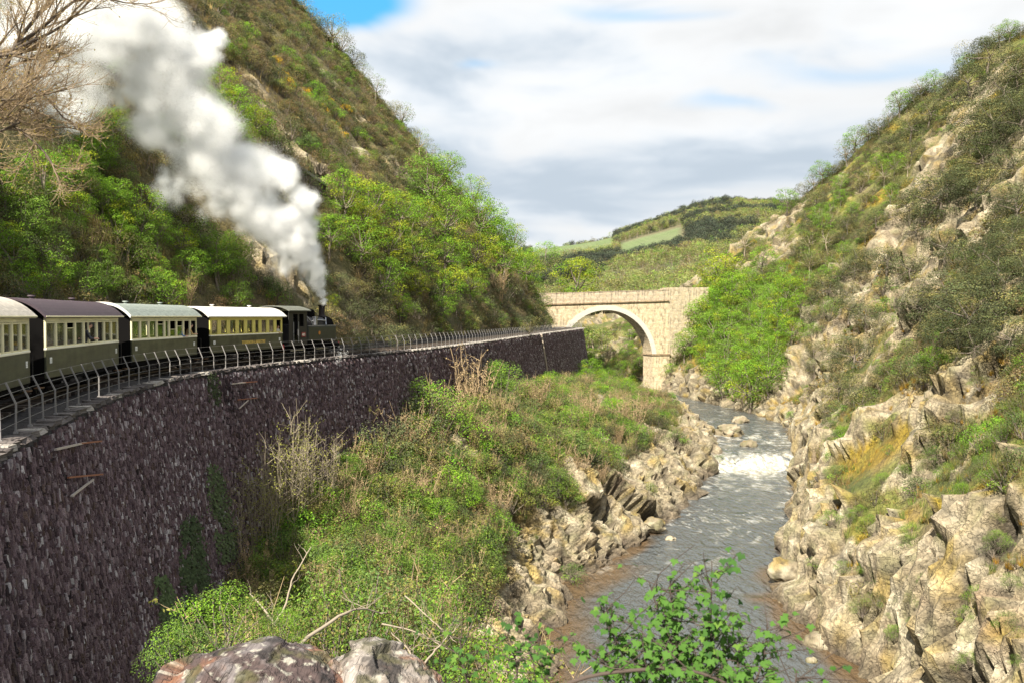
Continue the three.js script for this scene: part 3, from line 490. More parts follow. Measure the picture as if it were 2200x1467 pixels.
// ---------- carriages ----------
const font = await new FontLoader().loadAsync('fonts/droid/droid_sans_bold.typeface.json');
const plateTex = (() => { const c = document.createElement('canvas'); c.width = c.height = 64; const k = c.getContext('2d'); k.fillStyle = '#e8e8e4'; k.fillRect(0, 0, 64, 64); k.fillStyle = '#15181a'; k.font = 'bold 46px sans-serif'; k.textAlign = 'center'; k.textBaseline = 'middle'; k.fillText('2', 33, 36); const t = new THREE.CanvasTexture(c); t.colorSpace = THREE.SRGBColorSpace; return t; })();
const MT = {
  green: std({ color: lin(.080, .088, .058), map: T.dirt, roughness: .42, bumpMap: T.fine, bumpScale: .004 }), cream: std({ color: lin(.98, .90, .58), map: T.stain, roughness: .55 }), yellow: std({ color: lin(.86, .74, .2), map: T.stain, roughness: .5 }), rim: std({ color: lin(.86, .82, .66), roughness: .5 }),
  black: new THREE.MeshPhysicalMaterial({ color: lin(.006, .0055, .0055), roughness: 1, specularIntensity: .15 }), iron: std({ color: lin(.035, .032, .032), metalness: .3, roughness: .6 }), dark: new THREE.MeshPhysicalMaterial({ color: lin(.014, .011, .01), roughness: 1, specularIntensity: .2 }), wood: std({ color: lin(.22, .12, .06), map: T.stain, roughness: .6 }), red: std({ color: lin(.5, .015, .03), roughness: .5 }),
  glass: new THREE.MeshPhysicalMaterial({ color: lin(.9, .92, .9), transmission: 1, roughness: .04, thickness: 0, ior: 1.5 }), white: std({ color: lin(.85, .83, .77), map: T.fine, roughness: .7 }), gold: std({ color: lin(.72, .50, .12), roughness: .5 }), plate: std({ map: plateTex, roughness: .5 }), steel: std({ color: lin(.4, .4, .42), metalness: .8, roughness: .35 }),
};
const wheelGeo = (() => { const spokes = [cyl(.07, .07, .16, 0, 0, 0, 'z', 12)]; for (let k = 0; k < 8; k++) { spokes.push(box(.05, .5, .05, 0, .12, 0, 0, 0, 0).rotateZ(k * Math.PI / 4)); } return [join([new THREE.TorusGeometry(.36, .055, 8, 28), cyl(.42, .42, .03, 0, 0, -.06, 'z', 28)]), join(spokes)]; })();
const wheel = (parent, x, y, z, k = 1, m = MT.iron) => { const w = mesh('wheel', wheelGeo[0], m, parent); w.position.set(x, y, z); w.scale.setScalar(k); mesh('spokes', wheelGeo[1], m, w); return w; };
function roofGeo(len, half, rise, thick, droop = 0) { const sh = new THREE.Shape(), n = 18, P = []; for (let i = 0; i <= n; i++) { const a = -1 + 2 * i / n; P.push([half * a, rise * (1 - Math.pow(Math.abs(a), 2.4))]); } P.forEach(([x, y], i) => i ? sh.lineTo(x, y) : sh.moveTo(x, y)); for (let i = n; i >= 0; i--) sh.lineTo(P[i][0] * .985, P[i][1] - thick); sh.closePath(); const g = new THREE.ExtrudeGeometry(sh, { depth: len, bevelEnabled: false, steps: 12 }); g.translate(0, 0, -len / 2); g.rotateY(Math.PI / 2);
  const p = g.attributes.position; for (let i = 0; i < p.count; i++) p.setY(i, p.getY(i) + .012 * noise(p.getX(i) * .9, p.getZ(i) * 2, 3)); g.computeVertexNormals(); return g; }
const FL = .70, SILL = 1.72, EAVE = 2.80, HW = 1.2;
function coach(o) {
  const t = thing('railway_carriage', o.label, 'railway carriage', null), s = o.s, A = trackPos(s - o.len * .32), B = trackPos(s + o.len * .32), dir = B.clone().sub(A).normalize();
  t.position.copy(A.clone().add(B).multiplyScalar(.5)); t.rotation.y = Math.atan2(-dir.z, dir.x);
  const L = o.len, mf = o.frame;
  for (const k of [1, -1]) {
    mesh('side_panel', rbox(L, SILL - FL - .07, .07, 0, (FL + SILL - .07) / 2, k * (HW - .035), .015), MT.green, t);
    mesh('waist_rail', rbox(L + .02, .075, .10, 0, SILL - .03, k * (HW - .03), .02), MT.rim, t);
    mesh('cant_rail', rbox(L, .2, .075, 0, EAVE - .1, k * (HW - .036), .012), mf, t);
    mesh('sole_bar', box(L + .1, .16, .09, 0, FL - .1, k * (HW - .1)), MT.black, t);
    mesh('footboard', box(L * .96, .04, .2, 0, .38, k * (HW - .02)), MT.dark, t);
    const tot = o.win.reduce((a, b) => a + b, 0); let x = -L / 2;
    o.win.forEach((wd, i) => {
      const w = wd / tot * L, pw = o.post * (k > 0 ? 1 : .7), h = EAVE - .2 - SILL - .01, x0 = x, cx = x + w / 2; x += w;
      const fr = mesh('window', join([rbox(pw / 2, h, .07, x0 + pw / 4 + .002, SILL + .007 + h / 2, k * (HW - .036), .01), rbox(pw / 2, h, .07, x0 + w - pw / 4 - .002, SILL + .007 + h / 2, k * (HW - .036), .01), box(w - pw, .045, .05, cx, SILL + .03, k * (HW - .04)), box(w - pw, .045, .05, cx, SILL + h - .02, k * (HW - .04))]), mf, t);
      const op = k > 0 ? (o.open?.[i] ?? 0) : (i % 3 === 1 ? 1 : 0);
      if (op < 1) mesh('pane', box(w - pw + .01, (h - .09) * (1 - op), .006, cx, SILL + .05 + (h - .09) * (1 - op) / 2, k * (HW - .05)), MT.glass, fr);
      if (op > 0 && op < 1) mesh('sash_bar', box(w - pw, .03, .03, cx, SILL + .05 + (h - .09) * (1 - op), k * (HW - .05)), mf, fr);
    });
  }
  mesh('floor', box(L, .09, HW * 2 - .16, 0, FL + .03, 0), MT.dark, t);
  mesh('ceiling', box(L - .1, .04, HW * 2 - .16, 0, EAVE - .02, 0), MT.wood, t);
  for (const k of [1, -1]) {
    const e = mesh('end_wall', join([box(.06, EAVE - FL, .8, k * (L / 2 - .035), (FL + EAVE) / 2, .78), box(.06, EAVE - FL, .8, k * (L / 2 - .035), (FL + EAVE) / 2, -.78), box(.06, .25, .76, k * (L / 2 - .035), EAVE - .125, 0)]), MT.black, t);
    mesh('door', box(.04, EAVE - FL - .27, .74, k * (L / 2 - .02), (FL + EAVE - .27) / 2, 0), MT.dark, e);
    const pf = mesh('platform', box(.55, .08, 2.1, k * (L / 2 + .285), FL - .06, 0), MT.black, t);
    mesh('railing', join([box(.03, .9, .03, k * (L / 2 + .54), FL + .4, .95), box(.03, .9, .03, k * (L / 2 + .54), FL + .4, -.95), box(.03, .9, .03, k * (L / 2 + .54), FL + .4, .4), box(.03, .9, .03, k * (L / 2 + .54), FL + .4, -.4), box(.03, .04, .58, k * (L / 2 + .54), FL + .85, .68), box(.03, .04, .58, k * (L / 2 + .54), FL + .85, -.68)]), MT.iron, pf);
    mesh('step', box(.4, .03, .2, k * (L / 2 + .28), .42, 1.05), MT.wood, t);
    mesh('buffer', join([cyl(.05, .05, .3, k * (L / 2 + .66), .62, 0, 'x', 10), cyl(.17, .17, .05, k * (L / 2 + .8), .62, 0, 'x', 16)]), MT.iron, t);
    const bx = k * L * .31, bg = mesh('bogie', join([box(1.9, .12, .07, bx, .42, .78), box(1.9, .12, .07, bx, .42, -.78), box(.3, .16, 1.6, bx, .48, 0), cyl(.05, .05, 1.2, bx - .62, .38, 0, 'z', 8), cyl(.05, .05, 1.2, bx + .62, .38, 0, 'z', 8)]), MT.black, t);
    for (const dx of [-.62, .62]) for (const z of [-.55, .55]) wheel(bg, bx + dx, .38, z, .88);
    const pl = mesh('number_plate', box(.2, .2, .012, k * (L / 2 - .42), SILL - .42, HW + .008), MT.plate, t);
    mesh('partition', box(.05, EAVE - FL, HW * 2 - .2, k * L * .17, (FL + EAVE) / 2, 0), MT.wood, t).scale.set(1, .6, .7);
  }
  for (let k = 0; k < 5; k++) for (const z of [-.75, .75]) mesh('seat', join([rbox(.9, .1, .8, (k - 2) * L / 5.4, FL + .45, z, .04), rbox(.08, .55, .8, (k - 2) * L / 5.4, FL + .75, z, .03)]), MT.wood, t);
  const rf = mesh('roof', roofGeo(L + .75, HW + .14, o.rise ?? .5, .07), o.roof, t); rf.position.y = EAVE - .005;
  for (const k of [1, -1]) { const gt = mesh('gutter', rbox(L + .74, .05, .06, 0, EAVE - .03, k * (HW + .13), .02), o.gutter ?? MT.cream, t); }
  if (o.rimEnd) { const r = mesh('roof_edge', roofGeo(.07, HW + .17, (o.rise ?? .5) + .03, .12), MT.white, t); r.position.set(-L / 2 - .4, EAVE + .015, 0); }
  for (const x of [-L / 4, L / 4]) mesh('roof_vent', join([cyl(.09, .07, .1, x, EAVE + (o.rise ?? .5) + .03, 0, 'y', 12), cyl(.14, .12, .05, x, EAVE + (o.rise ?? .5) + .1, 0, 'y', 12)]), o.roof, t);
  if (o.text) {
    const g = new TextGeometry(o.text, { font, size: .2, depth: .012, curveSegments: 3 }); g.computeBoundingBox(); const b = g.boundingBox; g.translate(-(b.max.x + b.min.x) / 2, 0, 0); g.scale(1.02, 1, 1);
    const m = mesh('lettering', g, MT.gold, t); m.position.set(.55, FL + .42, HW + .004);
  }
  return t;
}
const roofM = { cream: std({ color: lin(.66, .60, .52), map: T.stain, roughness: .8 }), purple: std({ color: lin(.075, .05, .066), map: T.fine, roughness: .75 }), grey: std({ color: lin(.29, .33, .30), map: T.stain, roughness: .7 }), white: std({ color: lin(.86, .82, .76), map: T.fine, roughness: .75 }) };
const sOf = (d) => wallPath.sAt(d);
const c1 = coach({ s: 22.1, len: 9.1, win: [1, 1, 1, 1, 1, .62, 1, 1, 1, 1], post: .16, frame: MT.cream, roof: roofM.cream, rise: .62, label: 'green and cream carriage with pale cream roof, nearest and cut by the left edge' });
const c2 = coach({ s: 32.8, len: 8.95, win: [1, 1, 1, 1, .62, 1, 1, 1, 1], post: .17, frame: MT.cream, roof: roofM.purple, rise: .62, open: [0, 0, .25, 0, 1, 0, 0, 0, 0], label: 'green and cream carriage with dark purple roof' });
const c3 = coach({ s: 42.6, len: 7.75, win: [1, 1, 1, 1, .62, 1, 1, 1, 1], post: .17, frame: MT.cream, roof: roofM.grey, rise: .6, rimEnd: true, open: [0, 0, 0, .2, 0, .55, .35, 1, 1], label: 'green and cream carriage with grey roof and white roof edge' });
const c4 = coach({ s: 51.95, len: 8.75, win: [1, 1, 1, 1, 1, .8, 1, 1, 1], post: .36, frame: MT.yellow, roof: roofM.white, gutter: MT.white, rise: .56, open: [0, 0, 0, 0, 0, 0, 0, 0, 1], text: 'TOURNON-LAMASTRE', label: 'green and yellow carriage with bright white roof and gold lettering, behind the locomotive' });
function seatPerson(c, x, z, y, label, pose, shirt, hair, k = 1, turn = 0) { const p = person(label, pose, shirt, hair); p.position.copy(V(x, y, z).applyMatrix4(c.matrix.compose(c.position, c.quaternion, c.scale))); p.rotation.y = c.rotation.y + turn; p.scale.setScalar(k); return p; }
seatPerson(c2, .32, 1.08, FL + .09, 'man with short brown hair leaning at the open window of the dark roofed carriage', 'lean', [.05, .05, .06], [.06, .035, .02], 1, .25);
seatPerson(c3, 2.15, 1.02, FL + .09, 'person in blue and red leaning at the window of the grey roofed carriage', 'lean', [.12, .2, .42], [.04, .025, .015], .84, .3);
seatPerson(c3, 3.15, 1.06, FL + .09, 'person in tan top leaning out of the last window of the grey roofed carriage', 'lean', [.5, .33, .14], [.05, .03, .02], .92, .5);
seatPerson(c3, 4.2, .7, FL + .0, 'person in dark coat standing on the platform between grey and white roofs', 'stand', [.02, .02, .025], [.05, .04, .03], 1, .3);
seatPerson(c4, 4.0, 1.0, FL + .09, 'person in pale shirt leaning at the last window of the yellow carriage', 'lean', [.6, .57, .5], [.1, .05, .03], .8, -.2);
// ---------- steam locomotive ----------
{
  const s = 60.5, A = trackPos(s - 2), B = trackPos(s + 2), dir = B.clone().sub(A).normalize(), t = thing('steam_locomotive', 'dark green and black steam tank locomotive pulling the carriages', 'locomotive');
  t.position.copy(A.add(B).multiplyScalar(.5)); t.rotation.y = Math.atan2(-dir.z, dir.x); t.scale.setScalar(1.07);
  const G = std({ color: lin(.035, .04, .028), map: T.stain, roughness: .5 }), K = MT.black, D = std({ color: lin(.022, .02, .018), map: T.stain, roughness: .6 });
  mesh('frame', join([rbox(7.2, .2, 2.1, 0, .78, 0, .03), box(6.6, .35, .08, 0, .55, .62), box(6.6, .35, .08, 0, .55, -.62)]), K, t);
  for (const k of [1, -1]) mesh('side_tank', rbox(3.9, .98, .5, 1.05, 1.48, k * .98, .09), G, t);
  for (const k of [1, -1]) mesh('tank_rim', rbox(3.86, .035, .06, 1.05, 1.985, k * 1.2, .01), MT.steel, t);
  const bo = mesh('boiler', join([cyl(.6, .6, 4.3, 1.0, 1.98, 0, 'x', 28), ...[-.6, .5, 1.6].map((x) => cyl(.62, .62, .06, x, 1.98, 0, 'x', 28))]), std({ color: lin(.016, .014, .018), roughness: .55 }), t);
  mesh('smokebox', join([cyl(.66, .66, .95, 3.25, 1.95, 0, 'x', 28), cyl(.55, .35, .1, 3.78, 1.95, 0, 'x', 24)]), K, t);
  const ch = mesh('chimney', lathe([[.3, 0], [.24, .1], [.2, .2], [.215, .75], [.3, .8], [.3, .86], [.17, .87], [.17, .2]], 20), std({ color: lin(.025, .016, .016), roughness: .7 }), t); ch.position.set(3.2, 2.55, 0);
  const dm = mesh('steam_dome', lathe([[.36, 0], [.33, .1], [.31, .42], [.24, .55], [.1, .6], [0, .61]], 20), K, t); dm.position.set(1.55, 2.5, 0);
  const sd = mesh('sand_dome', lathe([[.33, 0], [.31, .32], [.2, .42], [0, .45]], 20), K, t); sd.position.set(-.15, 2.52, 0);
  mesh('safety_valve', join([cyl(.06, .05, .32, -.75, 2.7, .1, 'y', 10), cyl(.06, .05, .32, -.75, 2.7, -.1, 'y', 10)]), MT.steel, t);
  const cab = mesh('cab', (() => { const w = []; for (const k of [1, -1]) { const sh = new THREE.Shape(); sh.moveTo(-3.3, .75); sh.lineTo(-1.0, .75); sh.lineTo(-1.0, 2.98); sh.lineTo(-3.3, 2.98); sh.closePath(); const h1 = new THREE.Path(); h1.moveTo(-2.75, 1.05); h1.lineTo(-2.2, 1.05); h1.lineTo(-2.2, 2.75); h1.lineTo(-2.75, 2.75); h1.closePath(); const h2 = new THREE.Path(); h2.moveTo(-2.0, 1.95); h2.lineTo(-1.45, 1.95); h2.lineTo(-1.45, 2.75); h2.lineTo(-2.0, 2.75); h2.closePath(); sh.holes.push(h1, h2); w.push(new THREE.ExtrudeGeometry(sh, { depth: .04, bevelEnabled: false }).translate(0, 0, k * 1.16 - .02)); } w.push(box(.05, 1.3, 2.26, -1.02, 2.3, 0), box(.05, 1.2, 2.26, -3.28, 1.35, 0), box(2.2, .06, 2.2, -2.15, .9, 0)); return join(w); })(), D, t);
  mesh('handrail', join([cyl(.02, .02, 1.3, -2.78, 1.6, 1.22, 'y', 8), cyl(.02, .02, 1.3, -2.17, 1.6, 1.22, 'y', 8)]), MT.steel, cab);
  const cr = mesh('cab_roof', roofGeo(2.75, 1.34, .3, .06), std({ color: lin(.16, .165, .14), map: T.stain, roughness: .7 }), t); cr.position.set(-2.1, 2.98, 0);
  mesh('coal_bunker', rbox(.75, 1.3, 2.1, -3.3, 1.45, 0, .05), D, t).scale.set(.9, 1, .98);
  mesh('buffer_beam', rbox(.12, .34, 2.1, -3.72, .68, 0, .02), MT.red, t); mesh('buffer_beam', rbox(.12, .34, 2.1, 3.72, .68, 0, .02), MT.red, t);
  mesh('buffer', join([cyl(.06, .06, .3, 3.95, .66, 0, 'x', 10), cyl(.18, .18, .05, 4.1, .66, 0, 'x', 16)]), K, t);
  for (const k of [1, -1]) {
    for (const [i, x] of [-2.3, -1.45, -.6, 1.1, 1.95, 2.8].entries()) wheel(t, x, .46, k * .56, 1.02);
    mesh('coupling_rod', join([box(1.9, .08, .05, -1.45, .42, k * .74), box(1.9, .08, .05, 1.95, .42, k * .74)]), MT.steel, t);
    mesh('cylinder', join([cyl(.24, .24, .75, 3.2, .62, k * .92, 'x', 18), cyl(.2, .2, .65, .15, .62, k * .92, 'x', 18)]), K, t);
    mesh('lamp', join([cyl(.12, .12, .2, 3.72, 1.05, k * .7, 'x', 14), box(.1, .3, .16, 3.6, 1.08, k * .7)]), MT.steel, t);
  }
  mesh('pipe', join([tube([[-.9, 2.62, .5], [-.3, 2.66, .62], [.2, 2.25, .78], [.35, 2.0, .85]], .05, 8), tube([[2.9, 2.5, .45], [2.6, 2.2, .62], [2.4, 2.02, .75]], .045, 8), tube([[.5, 2.25, .62], [1.6, 2.35, .6], [2.6, 2.3, .6]], .05, 8)]), MT.steel, t);
  mesh('air_pump', join([cyl(.16, .16, .55, .9, 2.3, .72, 'y', 14), cyl(.2, .2, .08, .9, 2.55, .72, 'y', 14)]), MT.steel, t);
  const np = new TextGeometry('403', { font, size: .17, depth: .012, curveSegments: 3 }); const pm = mesh('number_plate', rbox(.5, .3, .02, -1.5, 1.42, 1.2, .03), std({ color: lin(.3, .05, .04) }), t); const nt = mesh('numerals', np, std({ color: lin(.8, .72, .6) }), pm); nt.position.set(-1.73, 1.335, 1.215);
  mesh('emblem', cyl(.13, .13, .02, .55, 1.5, 1.24, 'z', 18), std({ color: lin(.5, .2, .04), roughness: .5 }), t);
}

// ---------- plants: crowns of many small leaves, wood as tapered tubes ----------
class Leaves {
  constructor() { this.p = []; this.c = []; this.i = []; }
  leaf(x, y, z, nx, ny, nz, size, col, r, wide = .6) {
    const l = Math.hypot(nx, ny, nz) || 1; nx /= l; ny /= l; nz /= l;
    let ax = r() - .5, ay = r() - .65, az = r() - .5; const dt = ax * nx + ay * ny + az * nz; ax -= dt * nx; ay -= dt * ny; az -= dt * nz; const q = Math.hypot(ax, ay, az) || 1; ax /= q; ay /= q; az /= q;
    const bx = ny * az - nz * ay, by = nz * ax - nx * az, bz = nx * ay - ny * ax, s = size * (.7 + r() * .6), w = s * wide * .5, k = this.p.length / 3, f = s * .12;
    this.p.push(x, y, z, x + ax * s * .5 + bx * w + nx * f, y + ay * s * .5 + by * w + ny * f, z + az * s * .5 + bz * w + nz * f, x + ax * s, y + ay * s, z + az * s, x + ax * s * .5 - bx * w + nx * f, y + ay * s * .5 - by * w + ny * f, z + az * s * .5 - bz * w + nz * f);
    for (let n = 0; n < 4; n++) this.c.push(...col); this.i.push(k, k + 1, k + 2, k, k + 2, k + 3);
  }
  clump(cx, cy, cz, rx, ry, rz, n, size, col, r, wide) {
    for (let k = 0; k < n; k++) {
      let x, y, z, q; do { x = r() * 2 - 1; y = r() * 2 - 1; z = r() * 2 - 1; q = x * x + y * y + z * z; } while (q > 1 || q < .02);
      const l = Math.sqrt(q), m = Math.pow(l, .45) / l; x *= m; y *= m; z *= m; if (y < -.35 && r() < .6) y = -y * .5;
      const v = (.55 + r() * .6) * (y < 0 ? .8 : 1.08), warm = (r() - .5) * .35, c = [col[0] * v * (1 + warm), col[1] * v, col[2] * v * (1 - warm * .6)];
      this.leaf(cx + x * rx, cy + y * ry, cz + z * rz, x * .7 + r.g() * .55, y * .6 + .5 + r.g() * .5, z * .7 + r.g() * .55, size, c, r, wide);
    }
  }
  get n() { return this.i.length / 3; }
  build() { const g = new THREE.BufferGeometry(); g.setAttribute('position', new THREE.Float32BufferAttribute(this.p, 3)); g.setAttribute('color', new THREE.Float32BufferAttribute(this.c, 3)); g.setIndex(this.i); g.computeVertexNormals(); return g; }
}
class Wood {                                         // tapered limbs
  constructor(sides = 5) { this.p = []; this.i = []; this.s = sides; this.c = []; this.col = null; }
  limb(P, r0, r1) {
    const n = P.length, S = this.s, base = this.p.length / 3, up = V(.3, .1, .95);
    for (let k = 0; k < n; k++) {
      const t = P[Math.min(n - 1, k + 1)].clone().sub(P[Math.max(0, k - 1)]).normalize(), a = t.clone().cross(up).normalize(), b = t.clone().cross(a), r = lerp(r0, r1, k / (n - 1));
      for (let j = 0; j < S; j++) { const w = j / S * 2 * Math.PI; this.p.push(P[k].x + (a.x * Math.cos(w) + b.x * Math.sin(w)) * r, P[k].y + (a.y * Math.cos(w) + b.y * Math.sin(w)) * r, P[k].z + (a.z * Math.cos(w) + b.z * Math.sin(w)) * r); if (this.col) this.c.push(...this.col); }
      if (k) for (let j = 0; j < S; j++) { const q = base + (k - 1) * S, j2 = (j + 1) % S; this.i.push(q + j, q + j2, q + S + j, q + j2, q + S + j2, q + S + j); }
    }
  }
  build() { const g = new THREE.BufferGeometry(); g.setAttribute('position', new THREE.Float32BufferAttribute(this.p, 3)); g.setAttribute('uv', new THREE.Float32BufferAttribute(new Float32Array(this.p.length / 3 * 2), 2)); if (this.col) g.setAttribute('color', new THREE.Float32BufferAttribute(this.c, 3)); g.setIndex(this.i); g.computeVertexNormals(); return g; }
}
function wander(a, b, n, k, r) { const P = []; const l = a.distanceTo(b); for (let i = 0; i <= n; i++) { const p = a.clone().lerp(b, i / n); if (i && i < n) p.add(V(r.g(), r.g(), r.g()).multiplyScalar(k * l)); P.push(p); } return P; }
const leafMat = new THREE.MeshPhysicalMaterial({ vertexColors: true, roughness: 1, transmission: .48, thickness: 0, side: THREE.DoubleSide, specularIntensity: .35 });
const leafMat2 = new THREE.MeshPhysicalMaterial({ vertexColors: true, roughness: 1, transmission: .2, thickness: 0, side: THREE.DoubleSide, specularIntensity: .6 });
const bark = std({ color: lin(.17, .14, .11) }), barkPale = std({ color: lin(.30, .25, .18) }), twigTan = std({ color: lin(.36, .26, .15) }), twigGrey = std({ color: lin(.26, .22, .17) });
const COL = { bright: [.225, .41, .025], lime: [.37, .44, .025], mid: [.20, .34, .038], olive: [.23, .215, .07], holm: [.095, .112, .04], brown: [.27, .20, .095], bud: [.30, .30, .07], dry: [.46, .34, .18], yellow: [.75, .48, .015], dark: [.075, .085, .032] };

function broadTree(seed, h, col, o = {}) {           // -> [crown, trunk]
  const r = RNG(seed), L = new Leaves(), W = new Wood(5), top = V(r.g() * .1 * h, h * .45, r.g() * .1 * h), nC = o.clumps ?? 26;
  W.limb(wander(V(0, -h * .08, 0), top, 4, .03, r), h * .035, h * .022);
  for (let k = 0; k < nC; k++) {
    const a = k * 2.4 + r() * .6, e = 1 - 2 * (k + .5) / nC, q = Math.sqrt(1 - e * e), m = r.r(.72, 1.08);
    const c = V(Math.cos(a) * q * h * (o.rx ?? .40) * m, h * (o.cy ?? .6) + e * h * (o.ry ?? .36) * m, Math.sin(a) * q * h * (o.rx ?? .40) * m);
    if (k % 2 === 0 || o.bare) W.limb(wander(top.clone().multiplyScalar(r.r(.7, 1)), c, 3, .07, r), h * .014, h * .004);
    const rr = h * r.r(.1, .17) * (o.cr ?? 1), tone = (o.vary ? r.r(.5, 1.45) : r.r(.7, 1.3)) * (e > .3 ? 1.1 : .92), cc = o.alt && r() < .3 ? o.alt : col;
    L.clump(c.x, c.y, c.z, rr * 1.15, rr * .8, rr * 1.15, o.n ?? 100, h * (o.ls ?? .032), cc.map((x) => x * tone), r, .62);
  }
  return [L.build(), W.build()];
}
function bush(seed, h, col, o = {}) {
  const r = RNG(seed), L = new Leaves(), W = new Wood(3), nC = o.clumps ?? 11, R = h * (o.rx ?? .62);
  for (let k = 0; k < nC; k++) {
    const a = k * 2.4 + r(), q = Math.sqrt((k + .5) / nC), y = h * (.18 + .6 * (1 - q * q) * r.r(.8, 1.15)), c = V(Math.cos(a) * q * R, y, Math.sin(a) * q * R), rr = h * r.r(.17, .3), tone = r.r(.58, 1.38);
    W.limb(wander(V(r.g() * .05, -h * .12, r.g() * .05), c.clone().setY(y + rr * .5), 3, .06, r), h * .022, h * .006);
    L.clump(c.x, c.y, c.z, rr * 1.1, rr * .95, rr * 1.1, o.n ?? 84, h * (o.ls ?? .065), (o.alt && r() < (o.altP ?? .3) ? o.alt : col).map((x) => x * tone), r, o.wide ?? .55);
  }
  return [L.build(), W.build()];
}
function twiggy(seed, h, col, o = {}) {              // fans of thin stems with few leaves
  const r = RNG(seed), L = new Leaves(), W = new Wood(3), n = o.stems ?? 15;
  for (let k = 0; k < n; k++) {
    const a = k * 2.4 + r(), sp = (o.spread ?? .5) * r.r(.25, 1), len = h * r.r(.6, 1.05), tip = V(Math.cos(a) * sp * len, len * Math.sqrt(Math.max(.1, 1 - sp * sp)), Math.sin(a) * sp * len), b = V(Math.cos(a) * h * .06 * r(), -h * .06, Math.sin(a) * h * .06 * r()), P = wander(b, tip, 4, .03, r);
    W.limb(P, h * .0085 * (o.thin ?? 1), h * .0025 * (o.thin ?? 1));
    for (let m = 0; m < (o.side ?? 5); m++) {
      const t = r.r(.3, .95), p = P[0].clone().lerp(tip, t), q = p.clone().add(V(r.g(), .5 + r() * .6, r.g()).multiplyScalar(h * .16 * (1.2 - t * .5))); W.limb([p, p.clone().lerp(q, .55).add(V(r.g(), r.g(), r.g()).multiplyScalar(h * .012)), q], h * .0042 * (o.thin ?? 1), h * .0015 * (o.thin ?? 1));
      for (let f = 0; f < (o.lv ?? 6); f++) { const z = p.clone().lerp(q, r.r(.2, 1.1)), v = .65 + r() * .7; L.leaf(z.x + r.g() * h * .025, z.y + r.g() * h * .025, z.z + r.g() * h * .025, r.g(), .7, r.g(), h * (o.ls ?? .035), col.map((x) => x * v), r, .55); }
    }
  }
  return [L.n ? L.build() : null, W.build()];
}
function tuft(seed, h, col) { const r = RNG(seed), L = new Leaves(); for (let k = 0; k < 26; k++) { const a = r() * 6.28, q = r() * h * .45, x = Math.cos(a) * q, z = Math.sin(a) * q, l = h * r.r(.5, 1.1), v = r.r(.6, 1.3), n = L.p.length / 3, w = h * .035, tx = x + Math.cos(a) * l * r.r(.1, .6), tz = z + Math.sin(a) * l * r.r(.1, .6); L.p.push(x - w * Math.sin(a), -h * .1, z + w * Math.cos(a), x + w * Math.sin(a), -h * .1, z - w * Math.cos(a), tx, l, tz); for (let m = 0; m < 3; m++) L.c.push(...col.map((c) => c * v)); L.i.push(n, n + 1, n + 2); } return [L.build(), null]; }
const proto = {
  bright: [1, 2, 3, 4].map((s) => broadTree(s, 6.5, COL.bright, { alt: COL.lime, n: 150, ls: .026 })),
  lime: [5, 6].map((s) => broadTree(s, 6.5, COL.lime, { alt: COL.bright, n: 150, ls: .026 })),
  mid: [7, 8].map((s) => broadTree(s, 6, COL.mid, { alt: COL.bright, n: 140, ls: .026 })),
  holm: [11, 12, 13].map((s) => broadTree(s, 4.5, COL.holm, { alt: COL.olive, n: 230, cy: .48, rx: .40, ry: .33, ls: .027, clumps: 16, cr: 1.5 })),
  noak: [14].map((s) => broadTree(s, 4.5, COL.holm, { alt: COL.olive, n: 560, cy: .48, rx: .46, ry: .35, ls: .019, clumps: 15, cr: 1.35, vary: 1 })),
  skyt: [15, 16].map((s) => broadTree(s, 5.5, COL.olive, { alt: COL.mid, n: 70, ls: .028 })),
  bud: [17, 18].map((s) => broadTree(s, 6, COL.bud, { alt: COL.mid, n: 78, ls: .024, cr: 1.15 })),
  gbush: [[21, COL.bright], [22, COL.mid], [23, [.15, .22, .055]], [20, [.29, .34, .055]]].map(([s, c]) => bush(s, 2.2, c, { alt: COL.mid, n: 125, ls: .05 })),
  nbush: [[34, COL.bright], [35, [.14, .22, .05]], [37, COL.mid]].map(([s, c]) => bush(s, 2.2, c, { alt: COL.mid, altP: .35, clumps: 13, n: 360, ls: .026 })),
  nolive: [36].map((s) => bush(s, 2.2, COL.olive, { alt: COL.mid, clumps: 15, n: 320, ls: .024 })),
  obush: [24, 25, 26].map((s) => bush(s, 1.8, COL.olive, { alt: COL.brown, n: 90, ls: .06 })),
  hbush: [27, 28].map((s) => bush(s, 2.2, COL.holm, { alt: COL.dark, n: 150, ls: .046, clumps: 8 })),
  bbush: [29, 30].map((s) => bush(s, 1.8, COL.brown, { alt: COL.dry, n: 70, ls: .06, wide: .3 })),
  broom: [31, 32].map((s) => bush(s, 1.5, COL.yellow, { alt: COL.mid, altP: .35, n: 70, ls: .07 })),
  twig: [41, 42, 43].map((s) => twiggy(s, 2.8, COL.bud, { lv: 8 })),
  dtwig: [44, 45].map((s) => twiggy(s, 2.6, COL.dry, { lv: 5, stems: 20, ls: .03 })),
  sap: [46, 47].map((s) => twiggy(s, 5, COL.bud, { stems: 9, spread: .2, side: 11, lv: 6, ls: .016, thin: .5 })),
  fgreen: [51, 52, 53].map((s) => broadTree(s, 8, [.33, .36, .11], { alt: COL.mid, clumps: 13, n: 26, ls: .07, cr: 1.3 })),
  fbrown: [54, 55].map((s) => broadTree(s, 8, [.24, .19, .10], { alt: COL.bud, clumps: 13, n: 20, ls: .06, cr: 1.3, rx: .3 })),
  fpine: [56, 57].map((s) => broadTree(s, 9, [.075, .095, .055], { alt: [.06, .075, .05], clumps: 12, n: 30, ls: .075, cr: 1.2, cy: .68, ry: .3, rx: .3 })),
  tuftG: [61, 62].map((s) => tuft(s, .5, [.17, .22, .04])), tuftD: [63, 64].map((s) => tuft(s, .55, [.40, .31, .13])), tuftO: [65].map((s) => tuft(s, .4, [.42, .26, .03])),
};
